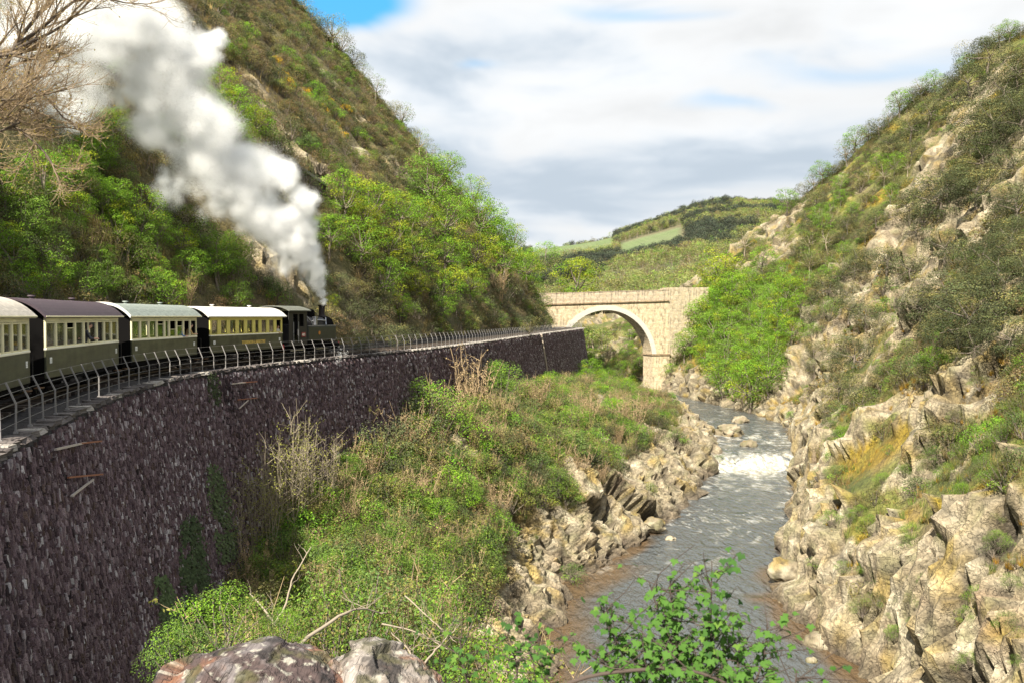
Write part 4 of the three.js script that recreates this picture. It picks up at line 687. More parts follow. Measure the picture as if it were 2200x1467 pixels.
const woodOf = { bright: bark, lime: bark, mid: bark, holm: bark, skyt: twigGrey, bud: barkPale, twig: twigTan, dtwig: twigTan, sap: barkPale, fgreen: barkPale, fbrown: barkPale, fpine: bark };
const firstOf = new Map();
function plant(kind, i, name, p, scale, turn, label, category, group, sy = 1) {
  const key = kind + i; let t;
  const [crown, wood] = proto[kind][i];
  if (firstOf.has(key)) { t = firstOf.get(key).clone(); t.name = numbered(name); scene.add(t); }
  else { t = thing(name, label, category, group); const cm = kind === 'holm' || kind === 'noak' || kind === 'hbush' ? leafMat2 : leafMat; if (wood) mesh(/bush|twig|sap|broom|nolive/.test(kind) ? 'stems' : 'trunk', wood, woodOf[kind] ?? bark, t); if (crown) mesh(/bush|twig|sap|broom|nolive/.test(kind) ? 'foliage' : 'crown', crown, cm, t); firstOf.set(key, t); }
  t.userData = { label, category }; if (group) t.userData.group = group;
  t.position.copy(p); t.rotation.set(0, turn, 0); t.scale.set(scale, scale * sy, scale); return t;
}
const atFoot = (q) => { const d = -q.z; if (d < 212 && q.x < WB(d) && q.x > WB(d) - 1.6 && q.y > 18) { q.x = WB(d) + 2.4; q.y = H(q.x, d); return true; } return false; };
// a plant whose middle is seen at that pixel, standing on the ground below it
const hOf = { bright: 6.5, lime: 6.5, mid: 6, holm: 4.5, noak: 4.5, skyt: 5.5, bud: 6, gbush: 2.2, nbush: 2.2, nolive: 2.2, obush: 1.8, hbush: 2.2, bbush: 1.8, broom: 1.5, twig: 2.8, dtwig: 2.6, sap: 5 };
const RP = RNG(303);
function plantAt(px, py, rp, kind, name, label, category, group, sy) {
  let q = hit(px, py); if (!q) return null; const fixed = atFoot(q); const frac = /bush|broom|twig|sap/.test(kind) ? .45 : .55; let d = -q.z, sc = 1;
  for (let k = 0; k < 2; k++) { sc = rp / FPX * d / (hOf[kind] * (/bush|broom/.test(kind) ? .72 : /twig/.test(kind) ? .5 : kind === 'sap' ? .4 : .48)); const f = hit(px, py + frac * hOf[kind] * sc * (sy ?? 1) * FPX / d); if (f) { q = f; if (fixed) atFoot(q); d = -q.z; } }
  if (fixed) { const yc = EYE + ray(px, py)[1] * -q.z; sc = Math.max(sc, Math.min((yc - q.y) / (hOf[kind] * frac), sc * 1.9)); }
  if (kind === 'gbush' && (d < 62 || sc > 1.7)) kind = 'nbush'; if (kind === 'holm' && rp > 44) kind = 'noak'; if (kind === 'obush' && d < 60) { kind = 'nolive'; sc *= .85; } const i = Math.floor(RP() * proto[kind].length); if (/bush|broom/.test(kind)) q.y -= .1 * sc; else q.y -= .05;
  return plant(kind, i, name, q, sc, RP() * 6.28, label, category, group, sy);
}
const inPoly = (x, y, P) => { let c = false; for (let i = 0, j = P.length - 1; i < P.length; j = i++) if ((P[i][1] > y) !== (P[j][1] > y) && x < (P[j][0] - P[i][0]) * (y - P[i][1]) / (P[j][1] - P[i][1]) + P[i][0]) c = !c; return c; };
function region(P, n, gap, fn, seed, rk = .6) { const r = RNG(seed), b = P.reduce((m, [x, y]) => [Math.min(m[0], x), Math.min(m[1], y), Math.max(m[2], x), Math.max(m[3], y)], [9e9, 9e9, -9e9, -9e9]), got = []; for (let k = 0; k < n * 40 && got.length < n; k++) { const x = r.r(b[0], b[2]), y = r.r(b[1], b[3]); if (!inPoly(x, y, P) || got.some((g) => (g[0] - x) ** 2 + (g[1] - y) ** 2 < gap * gap)) continue; const h = hit(x, y); if (!h || rockMask(h.x, h.y, -h.z) > rk) continue; got.push([x, y]); fn(x, y, r, -h.z); } }
function skyline(px) { for (let py = -60; py < 720; py += 4) if (hit(px, py, 20, 345)) return py; return null; }

// where a plant stands, told by what can be found near it; plants that nothing tells apart make one group
const MARKS = [['above the pale roof at the left edge', 20, 560], ['above the purple roofed carriage', 150, 570], ['above the grey roofed carriage', 330, 590], ['above the white roofed carriage', 500, 590], ['above the locomotive cab', 610, 590], ['just right of the chimney', 740, 630], ['left of the steam plume', 150, 430], ['under the steam plume', 420, 500], ['right of the upper steam', 480, 120], ['by the upper road wall', 640, 340], ['near the blue patch of sky', 640, 90], ['by the yellow broom', 640, 200], ['halfway up the left skyline', 780, 250], ['above the bright tree belt', 850, 340], ['at the near end of the bright tree belt', 730, 450], ['in the middle of the bright tree belt', 900, 530], ['at the bridge end of the bright tree belt', 1100, 520], ['beside the empty track ahead of the locomotive', 800, 700], ['beside the middle of the empty track', 960, 690], ['beside the far end of the track', 1130, 660],
  ['below the saplings at the wall foot', 560, 1220], ['in the lower left thicket', 740, 1270], ['above the foreground boulders', 850, 1340], ['beside the vivid green bush at the wall', 760, 1020], ['below the vivid bushes in midbank', 900, 1080], ['by the mossy rock in midbank', 1000, 980], ['at the pale dry shrubs', 1110, 880], ['under the far end of the wall', 1240, 850], ['between pier and left rocks', 1380, 920], ['above the left water edge', 1180, 1090], ['by the bare saplings', 650, 1080],
  ['next to the bridge wing wall', 1490, 670], ['above the bridge end', 1560, 610], ['right of the pier near the water', 1570, 830], ['in the green hollow behind the rock rib', 1650, 740], ['at the upper edge of the green hollow', 1690, 620], ['by the far rock outcrop', 1680, 480], ['along the right skyline at the far hill', 1750, 390], ['midway along the right skyline', 1900, 280], ['high on the right skyline', 2080, 130], ['below the tall pale rock face', 2010, 390], ['beside the rock rib', 1880, 560], ['around the largest dark oak', 2080, 640], ['at the right edge, upper slope', 2170, 300], ['at the right edge, middle slope', 2170, 560], ['over the lower right rocks', 2030, 1180], ['on the sunny slope at right', 2080, 950]];
function whereabouts(px, py) { let b = null, q = 9e9; for (const [t, x, y] of MARKS) { const v = (x - px) ** 2 + (y - py) ** 2; if (v < q) { q = v; b = t; } } return b; }
const LOOK = { bright: ['bright green spring tree', 'tree'], lime: ['yellow green spring tree', 'tree'], mid: ['leafy mid green tree', 'tree'], holm: ['dark olive evergreen oak', 'tree'], skyt: ['thin half bare tree', 'tree'], bud: ['pale budding tree', 'tree'], gbush: ['fresh green bush', 'bush'], obush: ['olive brown bush', 'bush'], hbush: ['dark evergreen bush', 'bush'], bbush: ['dry brown bush', 'bush'], twig: ['twiggy budding shrub', 'shrub'], dtwig: ['bare tan shrub', 'shrub'], broom: ['yellow flowering broom', 'shrub'], sap: ['slender bare sapling', 'sapling'] };
const NAMES = { bright: 'green_tree', lime: 'green_tree', mid: 'green_tree', holm: 'evergreen_oak', skyt: 'thin_tree', bud: 'budding_tree', gbush: 'green_bush', obush: 'olive_bush', hbush: 'evergreen_bush', bbush: 'brown_bush', twig: 'twiggy_shrub', dtwig: 'bare_shrub', broom: 'broom_bush', sap: 'sapling' };
function growAt(px, py, rp, kind, sy) { const l = LOOK[kind], size = /bright|lime|mid|holm/.test(kind) ? (rp > 54 ? 'large ' : rp < 32 ? 'small ' : '') : (rp > 42 ? 'large ' : rp < 22 ? 'small ' : ''), lab = size + l[0] + ' ' + whereabouts(px, py); return plantAt(px, py, rp, kind, NAMES[kind], lab, l[1], lab, sy); }
// --- left hillside: the belt of fresh green trees above the far track
[[735, 425, 62], [800, 440, 66], [860, 455, 58], [705, 500, 52], [770, 520, 62], [835, 530, 58], [905, 470, 56], [965, 475, 60], [1030, 470, 62], [1090, 490, 60], [1145, 510, 52], [895, 545, 50], [960, 550, 56], [1020, 545, 56], [1080, 560, 54], [1130, 575, 46], [830, 600, 52], [890, 610, 40], [950, 620, 54], [1010, 610, 46], [945, 665, 34], [780, 470, 46], [1170, 555, 40], [1060, 520, 50], [860, 660, 34]].forEach(([x, y, r], i) => growAt(x, y, r * .95, i % 4 === 1 ? 'lime' : 'bright'));
[[470, 185, 46], [505, 235, 52], [550, 265, 46], [480, 270, 44], [520, 300, 40]].forEach(([x, y, r]) => plantAt(x, y, r, 'bright', 'green_tree', 'bright green tree on the hillside just right of the steam plume', 'tree', 'bright green trees beside the steam'));
plantAt(925, 395, 70, 'mid', 'green_tree', 'mid green tree on the left skyline above the belt of bright trees', 'tree');
plantAt(1000, 425, 46, 'mid', 'green_tree', 'rounded mid green tree on the left skyline right of the larger one', 'tree');
plantAt(880, 505, 46, 'bud', 'bare_tree', 'pale branched half bare tree among the bright green trees', 'tree');
plantAt(1075, 610, 40, 'dtwig', 'bare_shrub', 'pale bare tangle of branches low in the belt of green trees', 'shrub');
plantAt(712, 648, 18, 'lime', 'green_shrub', 'small lime green and reddish shrub just right of the chimney', 'shrub');
for (let px = 606, k = 0; px < 1165; px += RP.r(15, 27), k++) { const py = skyline(px); if (py === null || py < -50) continue; const q = hit(px, py + 8, 20, 345); if (!q) continue; const kind = px > 960 ? (k % 2 ? 'bright' : 'mid') : k % 3 === 0 ? 'skyt' : k % 3 === 1 ? 'holm' : 'bud', i = k % proto[kind].length; { const lab = 'skyline ' + LOOK[kind][0] + ' ' + whereabouts(px, py); plant(kind, i, NAMES[kind], q.setY(q.y - .3), RP.r(.55, 1.0) * (-q.z / 130) * (px > 960 ? .95 : 1), RP() * 6, lab, 'tree', lab); } }
const PL = [[380, 0], [600, 0], [690, 110], [780, 200], [860, 300], [900, 370], [760, 395], [700, 380], [640, 330], [560, 240], [470, 130]];
region(PL, 46, 26, (x, y, r) => { const k = r(), kind = k < .4 ? 'hbush' : k < .7 ? 'obush' : k < .9 ? 'bbush' : 'holm'; growAt(x, y, r.r(17, 34), kind); }, 71);
[[618, 180, 15], [655, 195, 12], [700, 215, 14], [690, 235, 13], [715, 270, 13], [608, 160, 12], [735, 290, 12], [590, 130, 12], [740, 232, 12]].forEach(([x, y, r]) => plantAt(x, y, r * 1.5, 'broom', 'broom_bush', 'yellow flowering broom bush on the upper left hillside', 'shrub', 'yellow broom on the left hill'));
const PT = [[0, 330], [240, 300], [300, 420], [430, 500], [560, 560], [620, 600], [600, 640], [400, 640], [200, 630], [0, 610]];
region(PT, 62, 30, (x, y, r) => { const k = r() + (x < 190 ? .22 : 0), kind = x > 180 && x < 420 && y > 430 && k < .6 ? 'twig' : k < .16 ? 'dtwig' : k < .36 ? 'hbush' : k < .6 ? 'gbush' : k < .78 ? 'mid' : k < .95 ? 'bright' : 'obush'; growAt(x, y, r.r(32, 58), kind); }, 72);
[[90, 390, 70], [60, 470, 60], [240, 430, 50], [150, 360, 50], [500, 540, 46], [470, 560, 40], [240, 270, 46], [200, 330, 50]].forEach(([x, y, r], i) => growAt(x, y, r, i % 2 ? 'mid' : 'bright'));
const PD = [[720, 600], [900, 640], [1000, 650], [1100, 600], [1195, 600], [1195, 690], [1000, 705], [850, 725], [740, 735], [715, 690]];
region(PD, 52, 24, (x, y, r) => { const k = r(), kind = k < .55 ? 'hbush' : k < .75 ? 'holm' : k < .88 ? 'obush' : 'bbush'; growAt(x, y, r.r(20, 34), kind); }, 73);
[[1190, 570, 30], [1195, 610, 28], [1192, 650, 26], [1185, 530, 28], [1188, 680, 18]].forEach(([x, y, r]) => plantAt(x, y, r, 'holm', 'dark_tree', 'dark tree at the end of the left hill beside the bridge', 'tree', 'dark trees at the bridge end of the left hill'));

// --- left bank below the wall
[[865, 885, 60, 'gbush', 'vivid green rounded bush against the dark wall below the empty track'], [750, 955, 58, 'gbush', 'vivid green bush in front of the dark wall, left of the other vivid one'], [800, 900, 50, 'hbush', 'dark olive bush against the wall between two vivid green bushes'], [850, 960, 44, 'hbush', 'dark bush right of the vivid green one by the wall'], [1030, 795, 40, 'gbush', 'bright green bush at the wall foot left of the pale dry shrubs'], [1090, 830, 36, 'gbush', 'green bush at the wall foot beside pale dry shrubs'], [1265, 785, 46, 'gbush', 'bright green bush at the far end of the dark wall'], [1340, 830, 34, 'gbush', 'bright green bush under the bridge arch, nearest to the pier'], [960, 800, 44, 'dtwig', 'pale leafless tan shrub standing up against the dark wall'], [1150, 850, 52, 'dtwig', 'pale dry shrub in the middle of the bank below the far wall'], [1085, 880, 46, 'dtwig', 'sandy dry shrub left of the largest pale one on the bank'], [1385, 870, 34, 'dtwig', 'dry shrub at the foot of the bridge pier'], [1000, 890, 40, 'twig', 'twiggy half bare shrub below the bright bush on the bank'], [630, 1010, 90, 'sap', 'tall slender bare saplings standing before the dark wall'], [560, 1080, 80, 'sap', 'slender bare saplings left of the tallest ones by the wall'], [905, 980, 60, 'twig', 'fan shaped twiggy shrub right of the vivid green bush'], [1450, 935, 30, 'gbush', 'green bush on the rocks above the left water edge'], [1545, 985, 18, 'gbush', 'small bright green bush on the rock tip beside the rapids'], [1395, 1050, 26, 'gbush', 'bright green bush low on the left bank rocks near the water'], [1230, 1225, 34, 'gbush', 'low bright green plant on pale rock at the water edge'], [1100, 1030, 50, 'gbush', 'mid green bush in the middle of the left bank']].forEach(([x, y, r, k, l]) => plantAt(x, y, r, k, k === 'sap' ? 'sapling' : 'bank_bush', l, k === 'sap' ? 'sapling' : 'bush'));
[[1225, 955, 12], [1240, 968, 9]].forEach(([x, y, r]) => plantAt(x, y, r, 'broom', 'broom_bush', 'small yellow broom bush on the left bank', 'shrub', 'yellow broom on the left bank'));
const PB = [[560, 1150], [700, 980], [800, 860], [980, 830], [1180, 820], [1290, 870], [1420, 900], [1400, 960], [1250, 1000], [1180, 1060], [1120, 1130], [1080, 1250], [1060, 1330], [950, 1380], [650, 1370], [470, 1340]];
region(PB, 140, 26, (x, y, r, d) => { const k = r(), low = y > 1080, kind = low ? (k < .5 ? 'gbush' : k < .66 ? 'hbush' : k < .82 ? 'twig' : k < .92 ? 'dtwig' : 'obush') : (k < .2 ? 'gbush' : k < .34 ? 'obush' : k < .55 ? 'twig' : k < .82 ? 'dtwig' : 'hbush'); growAt(x, y, r.r(38, 64) * clamp(.55 + 26 / d, .65, 1.5), kind); }, 74);
[[620, 1180, 80], [700, 1130, 76], [780, 1190, 84], [720, 1240, 84], [850, 1150, 76], [900, 1230, 80], [640, 1260, 70], [820, 1280, 76], [560, 1230, 64], [960, 1190, 70], [1010, 1270, 56], [760, 1080, 56]].forEach(([x, y, r], i) => growAt(x, y, r, i % 4 === 2 ? 'obush' : 'gbush'));
[[890, 920, 40, 'bright'], [1055, 810, 40, 'mid'], [740, 1010, 46, 'mid'], [1000, 1060, 44, 'mid'], [1150, 970, 38, 'bud'], [940, 1110, 46, 'bright'], [1230, 900, 36, 'mid'], [1290, 920, 30, 'holm'], [1080, 940, 40, 'holm'], [830, 1060, 46, 'bud'], [1330, 880, 30, 'bright'], [1190, 1020, 34, 'holm'], [870, 1000, 40, 'holm']].forEach(([x, y, r, k]) => growAt(x, y, r, k));
[[612, 1190, 1.55], [640, 1170, 1.7], [668, 1150, 1.45], [585, 1215, 1.5], [545, 1235, 1.35], [505, 1260, 1.2], [710, 1120, 1.2]].forEach(([x, y, sc], i) => { const q = hit(x, y); if (q) { atFoot(q); plant('sap', i % 2, 'sapling', q, sc, i * 1.3, 'tall slender pale sapling standing in front of the dark wall', 'sapling', null, 1.05); } });
[[17.4, 190, 1.0, 'bright', 'tallest bright green tree at the far end of the dark wall below the bridge'], [21, 186, .85, 'mid', 'green tree on the bank below the arch, right of the tallest one'], [25, 181, .7, 'bright', 'smaller bright tree on the bank before the bridge pier'], [29, 174, .5, 'lime', 'low yellow green tree near the rocks before the pier'], [14.5, 168, .6, 'bright', 'small bright tree under the far wall near the drain pipe'], [20, 165, .55, 'mid', 'small green tree in the middle of the far bank'], [9, 146, .6, 'mid', 'small green tree below the pale drain pipe'], [25, 158, .45, 'bud', 'small budding tree on the far bank above the rapids'], [14, 140, .5, 'bright', 'small bright green tree midway down the far bank'], [31, 186, .6, 'bud', 'budding tree beside the foot of the bridge pier'], [5, 122, .6, 'bright', 'bright green tree below the middle of the far wall'], [11, 118, .5, 'holm', 'dark bush like oak in the middle of the far bank']].forEach(([x, d, sc, k, l], i) => plant(k, i % proto[k].length, NAMES[k], V(x, H(x, d) - .3, -d), sc, i * 1.7, l, 'tree'));
// --- right hillside
const PR = [[1490, 640], [1560, 590], [1660, 600], [1740, 640], [1730, 740], [1690, 830], [1620, 880], [1540, 850], [1500, 780], [1450, 720]];
region(PR, 40, 28, (x, y, r) => growAt(x, y, r.r(28, 46), r() < .6 ? 'bright' : 'mid'), 75);
plantAt(1550, 590, 58, 'lime', 'green_tree', 'large lime green tree standing above the right end of the bridge', 'tree');
plantAt(1430, 715, 34, 'mid', 'green_tree', 'dark green tree leaning against the bridge wing wall', 'tree');
plantAt(1610, 830, 58, 'bright', 'green_tree', 'rounded green tree above the water edge right of the pier', 'tree');
plantAt(2095, 665, 100, 'holm', 'holm_oak', 'largest dark holm oak, over a black hollow on the right cliff', 'tree', null, .85);
plantAt(1830, 750, 52, 'holm', 'holm_oak', 'dark bushy oak on the rock rib facing the bridge', 'tree');
plantAt(1840, 830, 36, 'holm', 'holm_oak', 'dark oak hanging below another on the rock rib', 'tree');
const PO = [[1880, 540], [1960, 420], [2050, 300], [2200, 130], [2200, 720], [2060, 740], [1960, 690], [1900, 640]];
region(PO, 56, 34, (x, y, r) => growAt(x, y, r.r(38, 66), r() < .8 ? 'holm' : 'obush'), 76);
const PM = [[1640, 500], [1780, 400], [1900, 310], [1990, 300], [1900, 470], [1820, 600], [1740, 640], [1640, 600]];
region(PM, 40, 26, (x, y, r) => { const k = r(), kind = k < .4 ? 'holm' : k < .65 ? 'mid' : k < .85 ? 'obush' : 'bud'; growAt(x, y, r.r(18, 30), kind); }, 77);
for (let px = 1690, k = 0; px < 2200; px += RP.r(14, 26), k++) { const py = skyline(px); if (py === null || py < -50) continue; const q = hit(px, py + 8, 20, 345); if (!q) continue; const kind = k % 4 === 0 ? 'mid' : k % 4 === 3 ? 'skyt' : 'holm'; { const lab = 'skyline ' + LOOK[kind][0] + ' ' + whereabouts(px, py); plant(kind, k % proto[kind].length, NAMES[kind], q.setY(q.y - .3), RP.r(.7, 1.25) * (-q.z / 190), RP() * 6, lab, 'tree', lab); } }
[[1990, 1245, 26], [2042, 1245, 24], [1955, 1165, 24], [2045, 1112, 22], [2145, 1155, 30], [2110, 1275, 36], [2165, 1330, 34], [1815, 945, 28], [1870, 850, 34], [1915, 1320, 14], [1735, 835, 18], [1890, 780, 22], [1700, 890, 16], [1850, 1095, 20], [2080, 1320, 30], [1960, 1215, 16]].forEach(([x, y, r]) => plantAt(x, y, r, 'gbush', 'bright_bush', 'small bright green bush growing on the sunlit rocks of the right bank', 'bush', 'bright bushes on the right bank rocks'));
[[2160, 1010, 60], [2010, 920, 44], [1900, 920, 34], [2160, 930, 40], [1960, 980, 30], [2190, 870, 40], [2060, 1000, 30]].forEach(([x, y, r]) => plantAt(x, y, r, 'obush', 'hillside_shrub', 'olive brushy shrub on the lower right slope', 'shrub', 'brushy shrubs on the lower right slope'));
[[1708, 636, 10], [1690, 560, 9], [1620, 520, 8], [1655, 530, 8]].forEach(([x, y, r]) => plantAt(x, y, r, 'broom', 'broom_bush', 'yellow broom bush on the right hillside', 'shrub', 'yellow broom on the right hillside'));
[[2170, 60, 64], [2120, 110, 52], [2085, 165, 46], [2190, 140, 50], [2045, 205, 40], [1995, 235, 36], [1955, 268, 34], [1915, 300, 32], [2150, 250, 46], [2110, 400, 52], [2180, 420, 50], [1985, 470, 40], [2030, 520, 50], [2120, 540, 56], [2180, 500, 50], [1960, 570, 40]].forEach(([x, y, r]) => growAt(x, y, r, 'holm'));
[[1600, 520, 30], [1640, 560, 34], [1690, 590, 36], [1740, 560, 32], [1610, 600, 30], [1560, 640, 34], [1720, 520, 26], [1660, 640, 36], [1770, 480, 26]].forEach(([x, y, r], i) => growAt(x, y, r, i % 3 ? 'mid' : 'bud'));
[[1478, 655, 30], [1502, 690, 36], [1470, 745, 30], [1525, 655, 32], [1455, 690, 24]].forEach(([x, y, r], i) => growAt(x, y, r, i % 2 ? 'bright' : 'mid'));
const PQ = [[1740, 1000], [1800, 860], [1950, 780], [2200, 740], [2200, 1440], [1990, 1440], [1800, 1300], [1740, 1200]];
region(PQ, 75, 30, (x, y, r) => { const k = r(); growAt(x, y, r.r(15, 34), k < .45 ? 'gbush' : k < .7 ? 'obush' : k < .85 ? 'hbush' : 'twig'); }, 78, 1.1);
const PU = [[1740, 660], [1800, 560], [1900, 520], [1960, 700], [2060, 760], [1900, 860], [1780, 900], [1740, 800]];
region(PU, 34, 32, (x, y, r) => { const k = r(); growAt(x, y, r.r(22, 42), k < .5 ? 'holm' : k < .75 ? 'obush' : 'gbush'); }, 79, 1.1);
// trees just beyond the bridge
[[1240, 570, 52, 'lime', 'yellow green tree rising behind the left end of the bridge parapet'], [1215, 600, 30, 'bud', 'budding tree behind the left end of the bridge beside the yellow green one']].forEach(([x, y, r, k, l]) => { const d = 262, b = at(x, y + r, d); plant(k, 0, 'valley_tree', b.setY(b.y - 6), r / FPX * d / 2.9, 1, l, 'tree'); });

// --- brush, grass and far woods that nobody could count
function scatter(name, label, kind, n, place, sMin, sMax, seed, tilt = 0) {
  const r = RNG(seed), V0 = proto[kind], lists = V0.map(() => []); let tries = 0, got = 0;
  while (got < n && tries++ < n * 8) { const p = place(r); if (!p) continue; const i = Math.floor(r() * V0.length), s = r.r(sMin, sMax), m = new THREE.Matrix4().compose(p, new THREE.Quaternion().setFromEuler(new THREE.Euler(r.g() * .15, r() * 6.28, r.g() * .15)), V(s * r.r(.85, 1.2), s * r.r(.8, 1.2), s * r.r(.85, 1.2))); const t = r.r(.72, 1.25); lists[i].push([m, [t * r.r(.9, 1.1), t, t * r.r(.9, 1.1)]]); got++; }
  lists.forEach((L, i) => { if (!L.length) return; V0[i].forEach((g, w) => { if (!g) return; const im = new THREE.InstancedMesh(g, w === 0 ? leafMat : woodOf[kind] ?? bark, L.length); L.forEach(([m, c], k) => { im.setMatrixAt(k, m); if (w === 0) im.setColorAt(k, lin(...c)); }); stuff(im, w === 0 ? name : name + '_wood', w === 0 ? label : label.replace(/^/, 'stems of '), w === 0 ? 'undergrowth' : 'stems'); }); });
}
const onLeft = (lim) => (r) => { const d = 14 + 210 * Math.pow(r(), 1.15), v = .3 + 80 * Math.pow(r(), 1.05), x = HB(d) - v, y = H(x, d); if (rockMask(x, y, d) > .5 || noise(x * .12, 3, d * .12) + r.r(-.4, .4) < lim) return null; return V(x, y - .12, -d); };
const onBank = (lim, t0 = 3) => (r) => { const d = 24 + 190 * Math.pow(r(), 1.2), a = WB(d) + 1.2, b = LB(d) - t0, x = r.r(a, b), y = H(x, d); if (b < a || rockMask(x, y, d) > .5 || noise(x * .14, 8, d * .14) + r.r(-.4, .4) < lim) return null; return V(x, y - .1, -d); };
const onRight = (lim, vmin, vmax, rock = .5) => (r) => { const d = 34 + 290 * Math.pow(r(), 1.2), v = vmin + (vmax - vmin) * Math.pow(r(), 1.2), x = RB(d) + v, y = H(x, d); if (rockMask(x, y, d) > rock || noise(x * .1, 5, d * .1) + r.r(-.4, .4) < lim) return null; return V(x, y - .12, -d); };
scatter('undergrowth', 'brown and olive undergrowth covering the left hillside', 'obush', 3400, onLeft(-.2), .5, 1.25, 81);
scatter('undergrowth', 'dark leafy undergrowth in the hollows of the left hillside', 'hbush', 1900, onLeft(-.05), .45, 1.1, 82);
scatter('undergrowth', 'dry brown brush between the shrubs of the left hillside', 'bbush', 2200, onLeft(-.1), .5, 1.15, 83);
scatter('undergrowth', 'green leafy brush scattered over the left hillside', 'gbush', 1000, onLeft(.02), .5, 1.2, 84);
scatter('undergrowth', 'low green brush covering the bank below the wall', 'gbush', 1000, onBank(-.08), .5, 1.35, 85);
scatter('undergrowth', 'low olive brush covering the bank below the wall', 'obush', 700, onBank(-.1), .6, 1.4, 86);
scatter('undergrowth', 'dark leafy brush covering the bank below the wall', 'hbush', 700, onBank(-.1), .5, 1.15, 107);
scatter('undergrowth', 'thin dry stems standing over the bank below the wall', 'dtwig', 430, onBank(-.1), .5, 1.2, 87);
scatter('undergrowth', 'budding thin stems standing over the bank below the wall', 'twig', 600, onBank(-.1), .5, 1.1, 88);
scatter('undergrowth', 'olive scrub covering the right hillside', 'obush', 3000, onRight(-.05, 9, 110), .5, 1.35, 89);
scatter('undergrowth', 'dark oak scrub covering the right hillside', 'hbush', 1700, onRight(.0, 12, 110), .45, 1.2, 90);
scatter('undergrowth', 'green scrub among the oaks of the right hillside', 'gbush', 1900, onRight(-.1, 4, 90, .85), .4, .95, 91);
scatter('undergrowth', 'brown dry brush on the right hillside', 'bbush', 900, onRight(0, 5, 80), .4, .9, 92);
scatter('grass', 'green grass tufts on the slopes of the right bank', 'tuftG', 11000, onRight(-.1, 3, 45, .97), .6, 1.5, 93);
scatter('grass', 'dry straw coloured grass on the slopes of the right bank', 'tuftD', 8000, onRight(-.05, 2.5, 40, .9), .6, 1.5, 94);
scatter('grass', 'orange yellow ground plants on the right bank', 'tuftO', 7000, onRight(.02, 2.5, 30, 1), .5, 1.3, 95);
scatter('grass', 'green grass tufts on the bank below the wall', 'tuftG', 2600, onBank(-.1, 2.2), .6, 1.5, 96);
scatter('grass', 'dry grass on the bank below the wall', 'tuftD', 3000, onBank(-.1, 2.2), .6, 1.6, 97);
scatter('grass', 'dry grass on the left hillside', 'tuftD', 7000, onLeft(-.2), .8, 1.9, 98);
const farField = (x, d) => { const X = x / d * FPX + 1100; const y = hFar(x, d); return (d > 632 && d < 910 && X > 1140 && X < 1320 && y > 52) || (d > 552 && d < 700 && X > 1328 && X < 1470); };
const onFar = (d0, d1, test) => (r) => { const d = d0 + (d1 - d0) * r(), X = r.r(1120, 1800), x = (X - 1100) / FPX * d, n = noise(x * .012, 3, d * .012); if (farField(x, d) || !test(n + r.r(-.12, .12), d)) return null; if (d < 345 && (x > RB(d) - 2 || x < HB(d))) return null; return V(x, hFar(x, d) - .5, -d); };
scatter('far_woods', 'dark pine woods on the far hill', 'fpine', 2600, onFar(470, 930, (n, d) => n > .02 - (d - 500) * .0001), .6, 1.1, 101);
scatter('far_woods', 'pale green spring woods on the far hill', 'fgreen', 2600, onFar(340, 940, (n) => n < .1), .55, 1.05, 102);
scatter('far_woods', 'grey brown leafless woods on the far hill', 'fbrown', 1700, onFar(300, 930, (n) => n < .05), .6, 1.1, 103);
scatter('far_woods', 'yellow green thicket on the valley floor behind the bridge', 'fgreen', 420, onFar(262, 360, () => true), .4, .75, 104);
[[22, 258, 1.1, 'mid'], [28, 268, 1.2, 'bright'], [33, 262, .9, 'bright'], [37, 272, 1.2, 'mid'], [18, 275, 1.1, 'bright'], [40, 288, 1.2, 'mid'], [25, 290, 1.3, 'bright'], [44, 280, 1.1, 'holm']].forEach(([x, d, sc, k], i) => plant(k, i % proto[k].length, 'green_tree', V(x, H(x, d) - .3, -d), sc, i, 'green tree seen through the bridge arch', 'tree'));
const inValley = (r) => { const d = r.r(238, 335), x = r.r(HB(d), RB(d) + 6); if (x > LB(d) && x < RB(d)) return null; return V(x, H(x, d) - .2, -d); };
scatter('undergrowth', 'green thicket on the valley floor seen through the arch', 'gbush', 420, inValley, .8, 2.0, 105);
scatter('undergrowth', 'olive thicket on the valley floor seen through the arch', 'obush', 320, inValley, .8, 2.2, 106);

